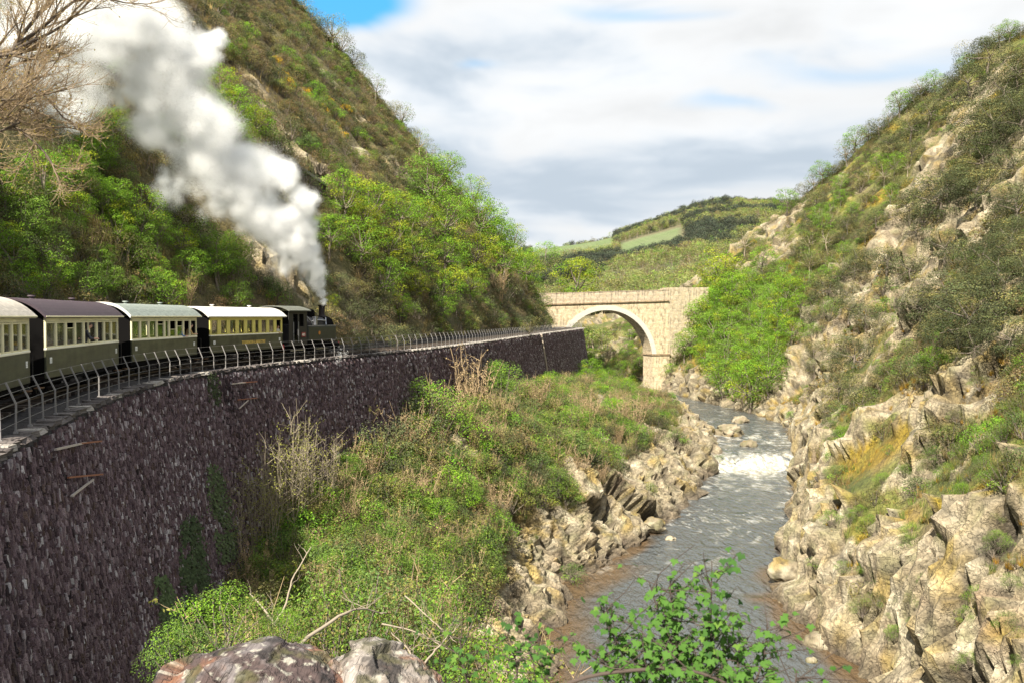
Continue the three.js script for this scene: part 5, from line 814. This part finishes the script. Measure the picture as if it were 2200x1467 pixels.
// ---------- steam: a cloud of small white flakes that scatter light, dense in the plume and thin at its edges ----------
function steam(name, label, puffs, seed, k0 = 1) {
  const r = RNG(seed), P = [], E = .025, NF = 3500;
  for (let k = 0; k < NF; k++) { const c = V(r.g(), r.g(), r.g()).multiplyScalar(.78), u = V(r.g(), r.g(), r.g()).normalize(), w = V(r.g(), r.g(), r.g()).cross(u).normalize(), s = E * r.r(.7, 1.3); P.push(c.x + u.x * s * .58, c.y + u.y * s * .58, c.z + u.z * s * .58, c.x - u.x * s * .29 + w.x * s * .5, c.y - u.y * s * .29 + w.y * s * .5, c.z - u.z * s * .29 + w.z * s * .5, c.x - u.x * s * .29 - w.x * s * .5, c.y - u.y * s * .29 - w.y * s * .5, c.z - u.z * s * .29 - w.z * s * .5); }
  const g = new THREE.BufferGeometry(); g.setAttribute('position', new THREE.Float32BufferAttribute(P, 3)); g.computeVertexNormals();
  const M = [], unit = .433 * E * E * NF;
  for (const [px, py, d, rp, dens] of puffs) {
    const R = rp / FPX * d, c = at(px, py, d), sc = clamp(R * .26, .12, 1.0) * k0, subs = [];
    for (let k = 0; k < 26; k++) { const a = r() * 6.283, e = r() * 2 - 1, q = Math.sqrt(1 - e * e), m = R * Math.pow(r(), .4) * .74; subs.push([c.x + Math.cos(a) * q * m, c.y + e * m, c.z + Math.sin(a) * q * m * .8, R * r.r(.22, .44)]); }
    const n = Math.round(.78 * dens * Math.PI * R * R / (.75 * unit * sc * sc));
    for (let k = 0, t = 0; k < n && t < n * 5; t++) {
      const [sx, sy, sz, sr] = r() < .42 ? [c.x, c.y, c.z, R * .72] : subs[Math.floor(r() * subs.length)];
      let x, y, z; do { x = r() * 2 - 1; y = r() * 2 - 1; z = r() * 2 - 1; } while (x * x + y * y + z * z > 1);
      x = sx + x * sr; y = sy + y * sr; z = sz + z * sr;
      if (fbm(x * .35 + 4, y * .35, z * .35, 3) + .40 < r() * .62) continue; k++;
      M.push(new THREE.Matrix4().compose(V(x, y, z), new THREE.Quaternion(r.g(), r.g(), r.g(), r.g()).normalize(), V(1, 1, 1).multiplyScalar(sc * r.r(.75, 1.3))));
    }
  }
  const im = new THREE.InstancedMesh(g, steamMat, M.length); M.forEach((m, i) => im.setMatrixAt(i, m));
  return stuff(im, name, label, 'steam');
}
const steamMat = new THREE.MeshPhysicalMaterial({ color: lin(.985, .988, .992), roughness: 1, transmission: .5, thickness: 0, specularIntensity: 0, side: THREE.DoubleSide });
steam('steam_plume', 'billowing white steam plume rising from the locomotive chimney over the left hillside', [
  [694, 648, 61, 9, 2.2], [690, 630, 60.8, 14, 2.2], [682, 606, 60.5, 22, 2.2], [668, 580, 60, 34, 2.2], [655, 540, 59.5, 42, 2.2], [650, 490, 59, 40, 2.1], [615, 560, 59, 40, 1.3], [610, 500, 58.5, 62, 2.2], [650, 430, 58, 36, 2], [565, 450, 58, 76, 2.3], [600, 385, 57.5, 54, 2.0], [635, 445, 58, 50, 1.5], [640, 500, 58.6, 46, 1.5], [500, 430, 57, 66, 1.9], [520, 360, 57, 84, 2.4], [430, 350, 56, 84, 2.2], [360, 400, 56, 50, 1.2], [430, 270, 55, 92, 2.4], [345, 260, 55, 70, 2.2], [370, 170, 54, 96, 2.5], [300, 190, 54, 60, 1.8], [330, 80, 53, 96, 2.5], [430, 110, 53.5, 52, 2.2], [470, 80, 53.5, 26, 1.6], [250, 90, 52, 90, 2.0], [280, 10, 52, 90, 2.2], [160, 60, 51, 90, 1.6], [170, 190, 51, 80, 1.1], [60, 60, 50, 100, 1.5], [70, 190, 50, 80, .9], [150, 260, 51, 50, .8], [-40, 110, 49, 110, 1.4], [180, -50, 51, 110, 1.8]], 401);
steam('steam_wisp', 'thin wisp of steam drifting by the locomotive front wheels', [[722, 752, 62, 18, .06], [738, 760, 61, 16, .06], [728, 768, 60.6, 12, .05]], 402, .4);

// ---------- ivy on the wall ----------
{
  const ivy = (label, poly, n, seed, tone) => { const r = RNG(seed), L = new Leaves(), W = new Wood(3), t = thing('ivy_patch', label, 'ivy'); const pts = []; let k = 0, tries = 0; const b = poly.reduce((m, [x, y]) => [Math.min(m[0], x), Math.min(m[1], y), Math.max(m[2], x), Math.max(m[3], y)], [9e9, 9e9, 0, 0]);
    while (k < n && tries++ < n * 9) { const x = r.r(b[0], b[2]), y = r.r(b[1], b[3]); if (!inPoly(x + r.g() * 8, y, poly) || noise(x * .05, y * .02, 3) < -.28) continue; const p = wallHit(x, y); if (!p) continue; const v = r.r(.55, 1.3); L.leaf(p.x + r.r(.02, .18), p.y, p.z + r.r(0, .1), .8 + r.g() * .35, .5 + r.g() * .3, .35 + r.g() * .35, .15, tone.map((c) => c * v), r, .85); k++; if (k % 60 === 0) pts.push(p); }
    mesh('leaves', L.build(), leafMat2, t); const A = wallHit((poly[0][0] + poly[1][0]) / 2, b[1] + 5), B = wallHit((b[0] + b[2]) / 2, b[3] - 5); if (A && B) { const P = wander(B, A, 6, .02, r).map((p) => p.add(V(.08, 0, .04))); W.limb(P, .03, .01); mesh('stem', W.build(), bark, t); } };
  ivy('ivy patch on the wall, the upper one reaching highest', [[438, 1000], [462, 995], [500, 1130], [505, 1200], [470, 1210], [450, 1120]], 1500, 501, [.09, .12, .05]);
  ivy('ivy patch on the wall, the broad dark middle one', [[388, 1120], [415, 1105], [445, 1250], [450, 1320], [400, 1330], [380, 1210]], 2300, 502, [.06, .085, .035]);
  ivy('ivy patch on the wall, the lowest one near the boulder', [[322, 1240], [345, 1235], [390, 1330], [400, 1370], [350, 1375], [330, 1300]], 1500, 503, [.09, .125, .05]);
  ivy('small dark plant hanging from the wall top below the yellow carriage', [[440, 800], [458, 800], [468, 850], [455, 880], [446, 850]], 320, 504, [.05, .065, .025]);
}
// ---------- foreground: ledge, boulders, dead wood ----------
{
  const P = [], K = [], U = [], idx = [], nx = 60, nz = 50;
  for (let j = 0; j <= nz; j++) for (let i = 0; i <= nx; i++) { const x = lerp(-11, 9, i / nx), d = lerp(-3, 15, j / nz), e = Math.max(sst(10.2, 14.5, d), sst(4.5, 8.5, x), sst(-6, -10, x) * .0); const y = lerp(17.0 + .5 * fbm(x * .5, 3, d * .5, 3), 5, e); P.push(x, y, -d); U.push(x * .3, d * .3); K.push(...mix3(C.soil, C.grass, sst(-.2, .3, noise(x, 4, d)))); }
  for (let j = 0; j < nz; j++) for (let i = 0; i < nx; i++) { const a = j * (nx + 1) + i; idx.push(a, a + 1, a + nx + 1, a + 1, a + nx + 2, a + nx + 1); }
  const g = new THREE.BufferGeometry(); g.setAttribute('position', new THREE.Float32BufferAttribute(P, 3)); g.setAttribute('color', new THREE.Float32BufferAttribute(K, 3)); g.setAttribute('uv', new THREE.Float32BufferAttribute(U, 2)); g.setIndex(idx); g.computeVertexNormals(); struct('rock_ledge', g, groundMat);
}
function boulder(name, label, c, R, seed, col, group, detail = 5, flat) {
  const g = mergeVertices(new THREE.IcosahedronGeometry(1, Math.round(detail * 7)).deleteAttribute('uv').deleteAttribute('normal')), p = g.attributes.position, K = new Float32Array(p.count * 3), uv = new Float32Array(p.count * 2);
  for (let i = 0; i < p.count; i++) { let x = p.getX(i), y = p.getY(i), z = p.getZ(i); const [h, cr] = facets(x * 1.25 + seed, y * 1.25, z * 1.25, seed), q = 1 + (h - .5) * (flat ?? .26) + .13 * fbm(x * 2 + seed, y * 2, z * 2, 5) + .06 * fbm(x * 8, y * 8 + seed, z * 8, 4); x *= q * R[0]; y *= q * R[1]; z *= q * R[2]; p.setXYZ(i, x, y, z); K.set(col(x, y, z), i * 3); uv[2 * i] = x * 1.6 + z * .5; uv[2 * i + 1] = y * 1.4 + z * 1.5; }
  g.setAttribute('color', new THREE.BufferAttribute(K, 3)); g.setAttribute('uv', new THREE.BufferAttribute(uv, 2)); g.computeVertexNormals();
  const m = mesh(name, g, std({ vertexColors: true, map: T.fine, bumpMap: T.rock, bumpScale: .05, roughness: .92 }), scene); m.position.copy(c); return tag(m, label, 'boulder', group);
}
const lichenRock = (base, pale, moss, kp, km) => (x, y, z) => { let c = mix3(base, pale, sst(kp, kp + .25, fbm(x * 2.3, y * 2.3, z * 2.3, 5))); c = mix3(c, [.30, .12, .05], sst(.12, .3, fbm(x * 1.8 + 7, y * 1.8, z * 1.8, 4)) * .6); c = mix3(c, [.62, .60, .50], sst(.16, .26, fbm(x * 11 + 3, y * 11, z * 11, 3)) * .5); c = mix3(c, [.025, .02, .02], sst(.14, .3, fbm(x * 3 + 17, y * 3, z * 3, 5)) * .85); return mix3(c, moss, sst(km, km + .2, fbm(x * 2.6 + 31, y * 2.6, z * 2.6, 5)) * .8); };
boulder('boulder', 'large dark lichen covered boulder at the bottom edge, the left of two', at(560, 1512, 8.6), [.98, .62, .8], 3, lichenRock([.085, .058, .055], [.19, .165, .165], [.085, .08, .03], .0, .08), null, 10, .2);
boulder('boulder', 'pale smooth topped boulder with moss at the bottom edge, the right of two', at(800, 1512, 8.9), [.76, .60, .75], 8, lichenRock([.20, .165, .14], [.36, .32, .29], [.075, .07, .028], -.05, .02), null, 10, .2);
// boulders in and beside the water
[[1570, 945, 26, 'rounded pale boulder standing in the river above the rapids'], [1610, 970, 14, 'small rock in the water just right of the river boulder'], [1590, 920, 16, 'low rock in the river behind the rounded boulder'], [1405, 1130, 22, 'white rounded rock at the left water edge'], [1440, 1160, 9, 'small pale stone in the water at the left edge'], [1760, 1385, 30, 'flat pale rock at the foot of the right bank cliff'], [1690, 1230, 34, 'pale rock point reaching into the river from the right bank'], [1000, 990, 26, 'pale rock with yellow moss on top in the middle of the bank'], [1275, 865, 24, 'grey broken rock on the bank below the bridge'], [1745, 1422, 10, 'small stone just under water by the right bank']].forEach(([px, py, rp, l], i) => { const q = hit(px, py); if (!q) return; const d = -q.z, R = rp / FPX * d; if (q.y < 0) { q.copy(at(px, py, EYE / -ray(px, py)[1])); q.y = waterY(q.x, -q.z); } boulder('boulder', l, q.setY(q.y + R * .1), [R * 1.15, R * .75, R], 20 + i, (x, y, z) => rockColor(x + i * 9, y + 5, z, 0).map((c) => c * .68), null, 1.3); });
const deadMat = std({ color: lin(.44, .36, .27), map: T.stain });
function deadBranch(label, limbs, seed) { const r = RNG(seed), t = thing('dead_branch', label, 'branch'); for (const [pts, r0, r1, tw] of limbs) { const W = new Wood(5), P = pts.map(([x, y, d]) => at(x, y, d)), c = new THREE.CatmullRomCurve3(P).getPoints(14); c.forEach((p, i) => i && p.add(V(r.g(), r.g(), r.g()).multiplyScalar(.012))); W.limb(c, r0, r1); mesh('limb', W.build(), deadMat, t); const W2 = new Wood(3); for (let k = 0; k < tw; k++) { const p = c[Math.floor(r.r(4, 14))], q = p.clone().add(V(r.g() * .3, r.r(-.05, .4), r.g() * .3)); W2.limb(wander(p, q, 3, .06, r), r1 * .9, r1 * .3); const z = p.clone().lerp(q, .6); W2.limb(wander(z, z.clone().add(V(r.g() * .15, r.r(0, .2), r.g() * .15)), 2, .06, r), r1 * .5, r1 * .25); } if (tw) stuff(new THREE.Mesh(W2.build(), deadMat), 'twigs', null, null, t); } }
deadBranch('long pale dead branch arching up from behind the boulders', [[[[620, 1400, 12], [690, 1350, 12.6], [740, 1318, 13], [780, 1308, 13.4], [830, 1318, 13.8]], .035, .010, 8]], 601);
deadBranch('straight whitish bare stem slanting up behind the left boulder', [[[[590, 1340, 13], [612, 1300, 13.1], [628, 1245, 13.3], [668, 1175, 13.6]], .022, .008, 3], [[[592, 1345, 13], [560, 1300, 13.2], [535, 1275, 13.4]], .02, .008, 4]], 602);
deadBranch('tangle of grey dead twigs right of the boulders', [[[[900, 1445, 11], [880, 1400, 11.3], [840, 1360, 11.8]], .018, .006, 9], [[[900, 1440, 11], [950, 1380, 11.4], [990, 1340, 11.8]], .016, .005, 10], [[[820, 1340, 12], [900, 1360, 12], [960, 1395, 11.8]], .014, .005, 9], [[[870, 1280, 13], [930, 1335, 12.4], [980, 1380, 12]], .012, .005, 6]], 603);
plant('nbush', 0, 'green_bush', at(480, 1400, 12), .52, 1, 'light green leafy shrub growing behind the left boulder', 'bush', null, .9);
plant('nbush', 1, 'green_bush', at(395, 1470, 11.5), .42, 2, 'light green leafy shrub left of the boulder at the wall foot', 'bush');
plant('nbush', 0, 'green_bush', at(600, 1395, 12.4), .3, 3, 'low light green shrub right behind the left boulder top', 'bush');
[[440, 1370], [520, 1330], [690, 1300], [760, 1260], [860, 1250], [600, 1260], [940, 1260], [1000, 1330], [520, 1270], [1060, 1390], [1120, 1440]].forEach(([x, y], i) => { const d = 17 + (i * 37 % 9), b = at(x, y + 60, d); b.y = Math.max(H(b.x, d), b.y - 2.2); plant(i % 3 === 1 ? 'twig' : i % 3 ? 'nolive' : 'nbush', i % 3 === 1 ? 1 : i % 3 ? 0 : (i / 3 | 0) % 3, i % 3 === 1 ? 'twiggy_shrub' : 'green_bush', b, i % 3 === 1 ? 1.1 : 1.0 + (i % 4) * .12, i, i % 3 === 1 ? 'twiggy shrub in the thicket close behind the boulders' : 'leafy green bush in the thicket close behind the boulders', 'bush', i % 3 === 1 ? 'twiggy shrubs of the near thicket' : 'leafy bushes of the near thicket', 1.25); });

// ---------- the bare tree that reaches in at the upper left ----------
{
  const t = thing('bare_tree', 'bare budding tree with lichen tinted twigs reaching in at the upper left', 'tree'), r = RNG(701), W = new Wood(6), Tw = new Wood(3), L = new Leaves(), bk = std({ vertexColors: true, roughness: .9 });
  const colThick = [.085, .065, .05], colThin = [.34, .25, .15];
  const grow = (p, dir, len, rad, lev) => {
    const n = lev > 2 ? 3 : 5, P = [p.clone()]; let d = dir.clone(), q = p.clone();
    for (let k = 0; k < n; k++) { d.add(V(r.g() * .2, r.g() * .18 + (lev > 1 ? .05 : .01), r.g() * .16)).normalize(); q = q.clone().addScaledVector(d, len / n); P.push(q); }
    const dst = lev < 2 ? W : Tw; dst.col = mix3(colThick, colThin, clamp(lev / 3 + r.g() * .1)); dst.limb(P, rad, rad * .45);
    if (lev >= 4) { if (r() < .5) { const v = r.r(.8, 1.3); L.leaf(q.x, q.y, q.z, r.g(), .5, r.g(), .045, [.36 * v, .28 * v, .06 * v], r, .6); } return; }
    const kids = [6, 6, 5, 3][lev]; for (let k = 0; k < kids; k++) { const f = (k + 1) / kids, a = P[Math.min(n, Math.ceil(f * n))], nd = d.clone().add(V(r.g() * .75, r.g() * .7 + .06, r.g() * .5)).normalize(); grow(a.clone().lerp(P[Math.max(0, Math.ceil(f * n) - 1)], r()), nd, len * r.r(.42, .68), Math.max(.0045, rad * r.r(.4, .55)), lev + 1); }
  };
  const D = 19, trunk = [V(-17.2, H(-17.2, 17.5) - .5, -17.5), at(-260, 560, 18), at(-190, 330, 18.5), at(-120, 150, 19), at(-80, -80, 19)];
  const TW = new Wood(8); TW.col = colThick; TW.limb(new THREE.CatmullRomCurve3(trunk).getPoints(16), .3, .1);
  const limb = (a, b, len, rad) => { const A = at(...a), B = at(...b); grow(A, B.clone().sub(A).normalize(), len, rad, 0); };
  limb([-120, 150, 19], [35, 95, 19], 1.75, .075); limb([5, 155, 19], [38, 40, 19], 1.9, .06); limb([30, 100, 19], [150, 15, 18.6], 2.2, .05); limb([32, 105, 19], [200, 45, 19.3], 2.0, .042); limb([-180, 260, 18.6], [60, 200, 18.4], 2.3, .05); limb([-190, 330, 18.5], [80, 240, 18.8], 2.7, .055); limb([-190, 330, 18.5], [70, 300, 18.2], 2.5, .05); limb([-200, 330, 18.4], [60, 262, 18], 2.3, .05); limb([20, 265, 18.5], [150, 325, 18.4], 1.5, .032); limb([40, 160, 19], [140, 240, 19], 1.5, .03);
  mesh('trunk', TW.build(), bk, t); mesh('limbs', W.build(), bk, t); const tw = mesh('twigs', Tw.build(), bk, t); mesh('buds', L.build(), leafMat, tw);
}
// ---------- maple saplings close by, every large leaf a leaf of its own ----------
{
  const leafShape = (seed) => { const r = RNG(seed), pts = []; const lobes = [[-2.35, .62], [-1.25, .92], [0, 1.08], [1.25, .92], [2.35, .62]]; pts.push([0, -.02]); lobes.forEach(([a, l], i) => { const w = .3; const pt = (ang, q) => pts.push([Math.sin(ang) * q, .12 + Math.cos(ang) * q]); pt(a - w, l * .7); pt(a - w * .5, l * .82); pt(a, l * r.r(.95, 1.05)); pt(a + w * .5, l * .82); pt(a + w, l * .7); if (i < 4) pt((a + lobes[i + 1][0]) / 2, .62); }); const sh = new THREE.Shape(pts.map(([x, y]) => new THREE.Vector2(x * .5, y * .5))), g = new THREE.ShapeGeometry(sh), p = g.attributes.position, bend = r.r(.25, .6), cup = r.r(.1, .4); for (let i = 0; i < p.count; i++) { const x = p.getX(i), y = p.getY(i); p.setZ(i, -bend * y * y + cup * Math.abs(x) * .6 - .1 * x * x); } g.computeVertexNormals(); return g; };
  const geos = [1, 2, 3, 4, 5].map(leafShape), mats = [[.06, .15, .024], [.082, .185, .028], [.04, .105, .02], [.13, .235, .035]].map((c) => new THREE.MeshPhysicalMaterial({ color: lin(...c), roughness: .75, transmission: .4, thickness: 0, side: THREE.DoubleSide, specularIntensity: .25 }));
  const stemM = std({ color: lin(.07, .05, .04) });
  function sapling(label, stems, nLeaf, d0, size, seed) {
    const t = thing('maple_sapling', label, 'sapling'), r = RNG(seed), rest = []; let n = 0; const per = nLeaf / stems.reduce((a, s) => a + s[3], 0);
    for (const [pts, r0, r1, share, side] of stems) {
      const P = new THREE.CatmullRomCurve3(pts.map(([x, y, dd]) => at(x, y, d0 + (dd ?? 0)))).getPoints(20), W = new Wood(6); W.limb(P, r0, r1); const st = mesh('stem', W.build(), stemM, t), W2 = new Wood(3);
      const count = Math.round(per * share); const twigs = [];
      for (let k = 0; k < side * 2.4; k++) { const f = r.r(.3, 1), p = P[Math.floor(f * 20)], q = p.clone().add(V(r.g() * .26, r.r(.0, .22), r.g() * .22)); W2.limb(wander(p, q, 3, .05, r), .004, .002); twigs.push([p, q]); }
      for (let k = 0; k < count; k++) {
        const onTwig = r() < .75 && twigs.length, tw = onTwig ? r.pick(twigs) : null, base = onTwig ? tw[0].clone().lerp(tw[1], Math.sqrt(r())) : P[Math.floor(r.r(.35, 1) * 20)], dir = V(r.g(), r.r(-.1, .5), r.g() + .2).normalize(), end = base.clone().addScaledVector(dir, size * r.r(.5, 1.1));
        W2.limb([base, base.clone().lerp(end, .6).add(V(0, .008, 0)), end], .0022, .0015);
        const m = new THREE.Object3D(); m.position.copy(end); m.up.set(r.g() * .4, 1, r.g() * .4); m.lookAt(end.clone().add(V(dir.x * .4 + r.g() * .45, .75 + r.g() * .35, dir.z * .4 + .3 + r.g() * .45))); m.rotateZ(Math.PI + r.g() * .8); m.scale.setScalar(size * r.r(.7, 1.15)); m.updateMatrix();
        if (n < 280) { const o = mesh('leaf', r.pick(geos), r.pick(mats), t); o.position.copy(m.position); o.quaternion.copy(m.quaternion); o.scale.copy(m.scale); n++; } else rest.push(r.pick(geos).clone().applyMatrix4(m.matrix));
      }
      if (W2.p.length) stuff(new THREE.Mesh(W2.build(), stemM), 'twigs', null, null, st);
    }
    if (rest.length) stuff(new THREE.Mesh(join(rest), mats[1]), 'foliage', null, null, t);
  }
  const G = 2050;
  sapling('leafy maple sapling rising in front of the river at bottom centre', [
    [[[1560, G], [1548, 1700], [1532, 1500], [1528, 1350], [1530, 1205]], .013, .003, 75, 16], [[[1560, G], [1440, 1640], [1380, 1470], [1330, 1390], [1290, 1300]], .012, .003, 48, 12], [[[1560, G], [1480, 1560], [1450, 1400], [1420, 1330], [1395, 1250]], .01, .003, 40, 10], [[[1560, G], [1500, 1500], [1470, 1420], [1445, 1330], [1440, 1240]], .009, .003, 28, 8], [[[1560, G], [1620, 1600], [1620, 1480], [1640, 1420], [1650, 1340]], .01, .003, 42, 10], [[[1560, G], [1600, 1560], [1585, 1450], [1590, 1380]], .009, .003, 36, 10], [[[1400, 1640, .1], [1370, 1520], [1310, 1440], [1260, 1400]], .009, .003, 40, 10], [[[1500, 1640, -.2], [1470, 1500], [1400, 1440], [1350, 1430]], .008, .003, 46, 12], [[[1540, 1640, -.2], [1530, 1520], [1500, 1450], [1520, 1400]], .008, .003, 60, 14], [[[1150, 1500, -.3], [1260, 1455, -.3], [1390, 1438, -.3], [1480, 1440, -.3], [1570, 1475, -.3], [1640, 1560, -.3]], .011, .007, 30, 6]], 1150, 4.6, .064, 801);
  sapling('dim low maple sapling left of the leafy one at the bottom edge', [[[[1060, G], [1040, 1600], [1000, 1450], [985, 1360]], .009, .003, 30, 8], [[[1060, G], [1100, 1550], [1110, 1430], [1085, 1360]], .008, .003, 34, 8], [[[1060, G], [1140, 1560], [1160, 1450], [1170, 1420]], .008, .003, 26, 6]], 260, 4.9, .058, 802);
  sapling('few maple leaves at the bottom edge right of the main sapling', [[[[1720, G], [1715, 1600], [1710, 1480], [1712, 1440]], .007, .003, 10, 6]], 24, 4.2, .05, 803);
}

// things that look alike near one another are told apart by their order in the picture
{
  const by = new Map(); for (const o of scene.children) if (o.userData.category && o.userData.kind !== 'stuff') { const l = o.userData.label; if (!by.has(l)) by.set(l, []); by.get(l).push(o); }
  const ORD = ['leftmost', 'second from left', 'third from left', 'fourth from left', 'fifth from left', 'sixth from left', 'seventh from left'];
  camera.updateMatrixWorld(true);
  for (const [l, list] of by) {
    if (list.length === 1) { delete list[0].userData.group; continue; }
    list.sort((a, b) => a.position.x / -a.position.z - b.position.x / -b.position.z);
    list.forEach((o) => { o.userData.group = l; });
    if (list.length <= 7 && l.split(/\s+/).length <= 13) list.forEach((o, i) => { o.userData.label = l + ', ' + (i === list.length - 1 ? 'rightmost' : ORD[i]); });
  }
}
renderer.render(scene, camera);
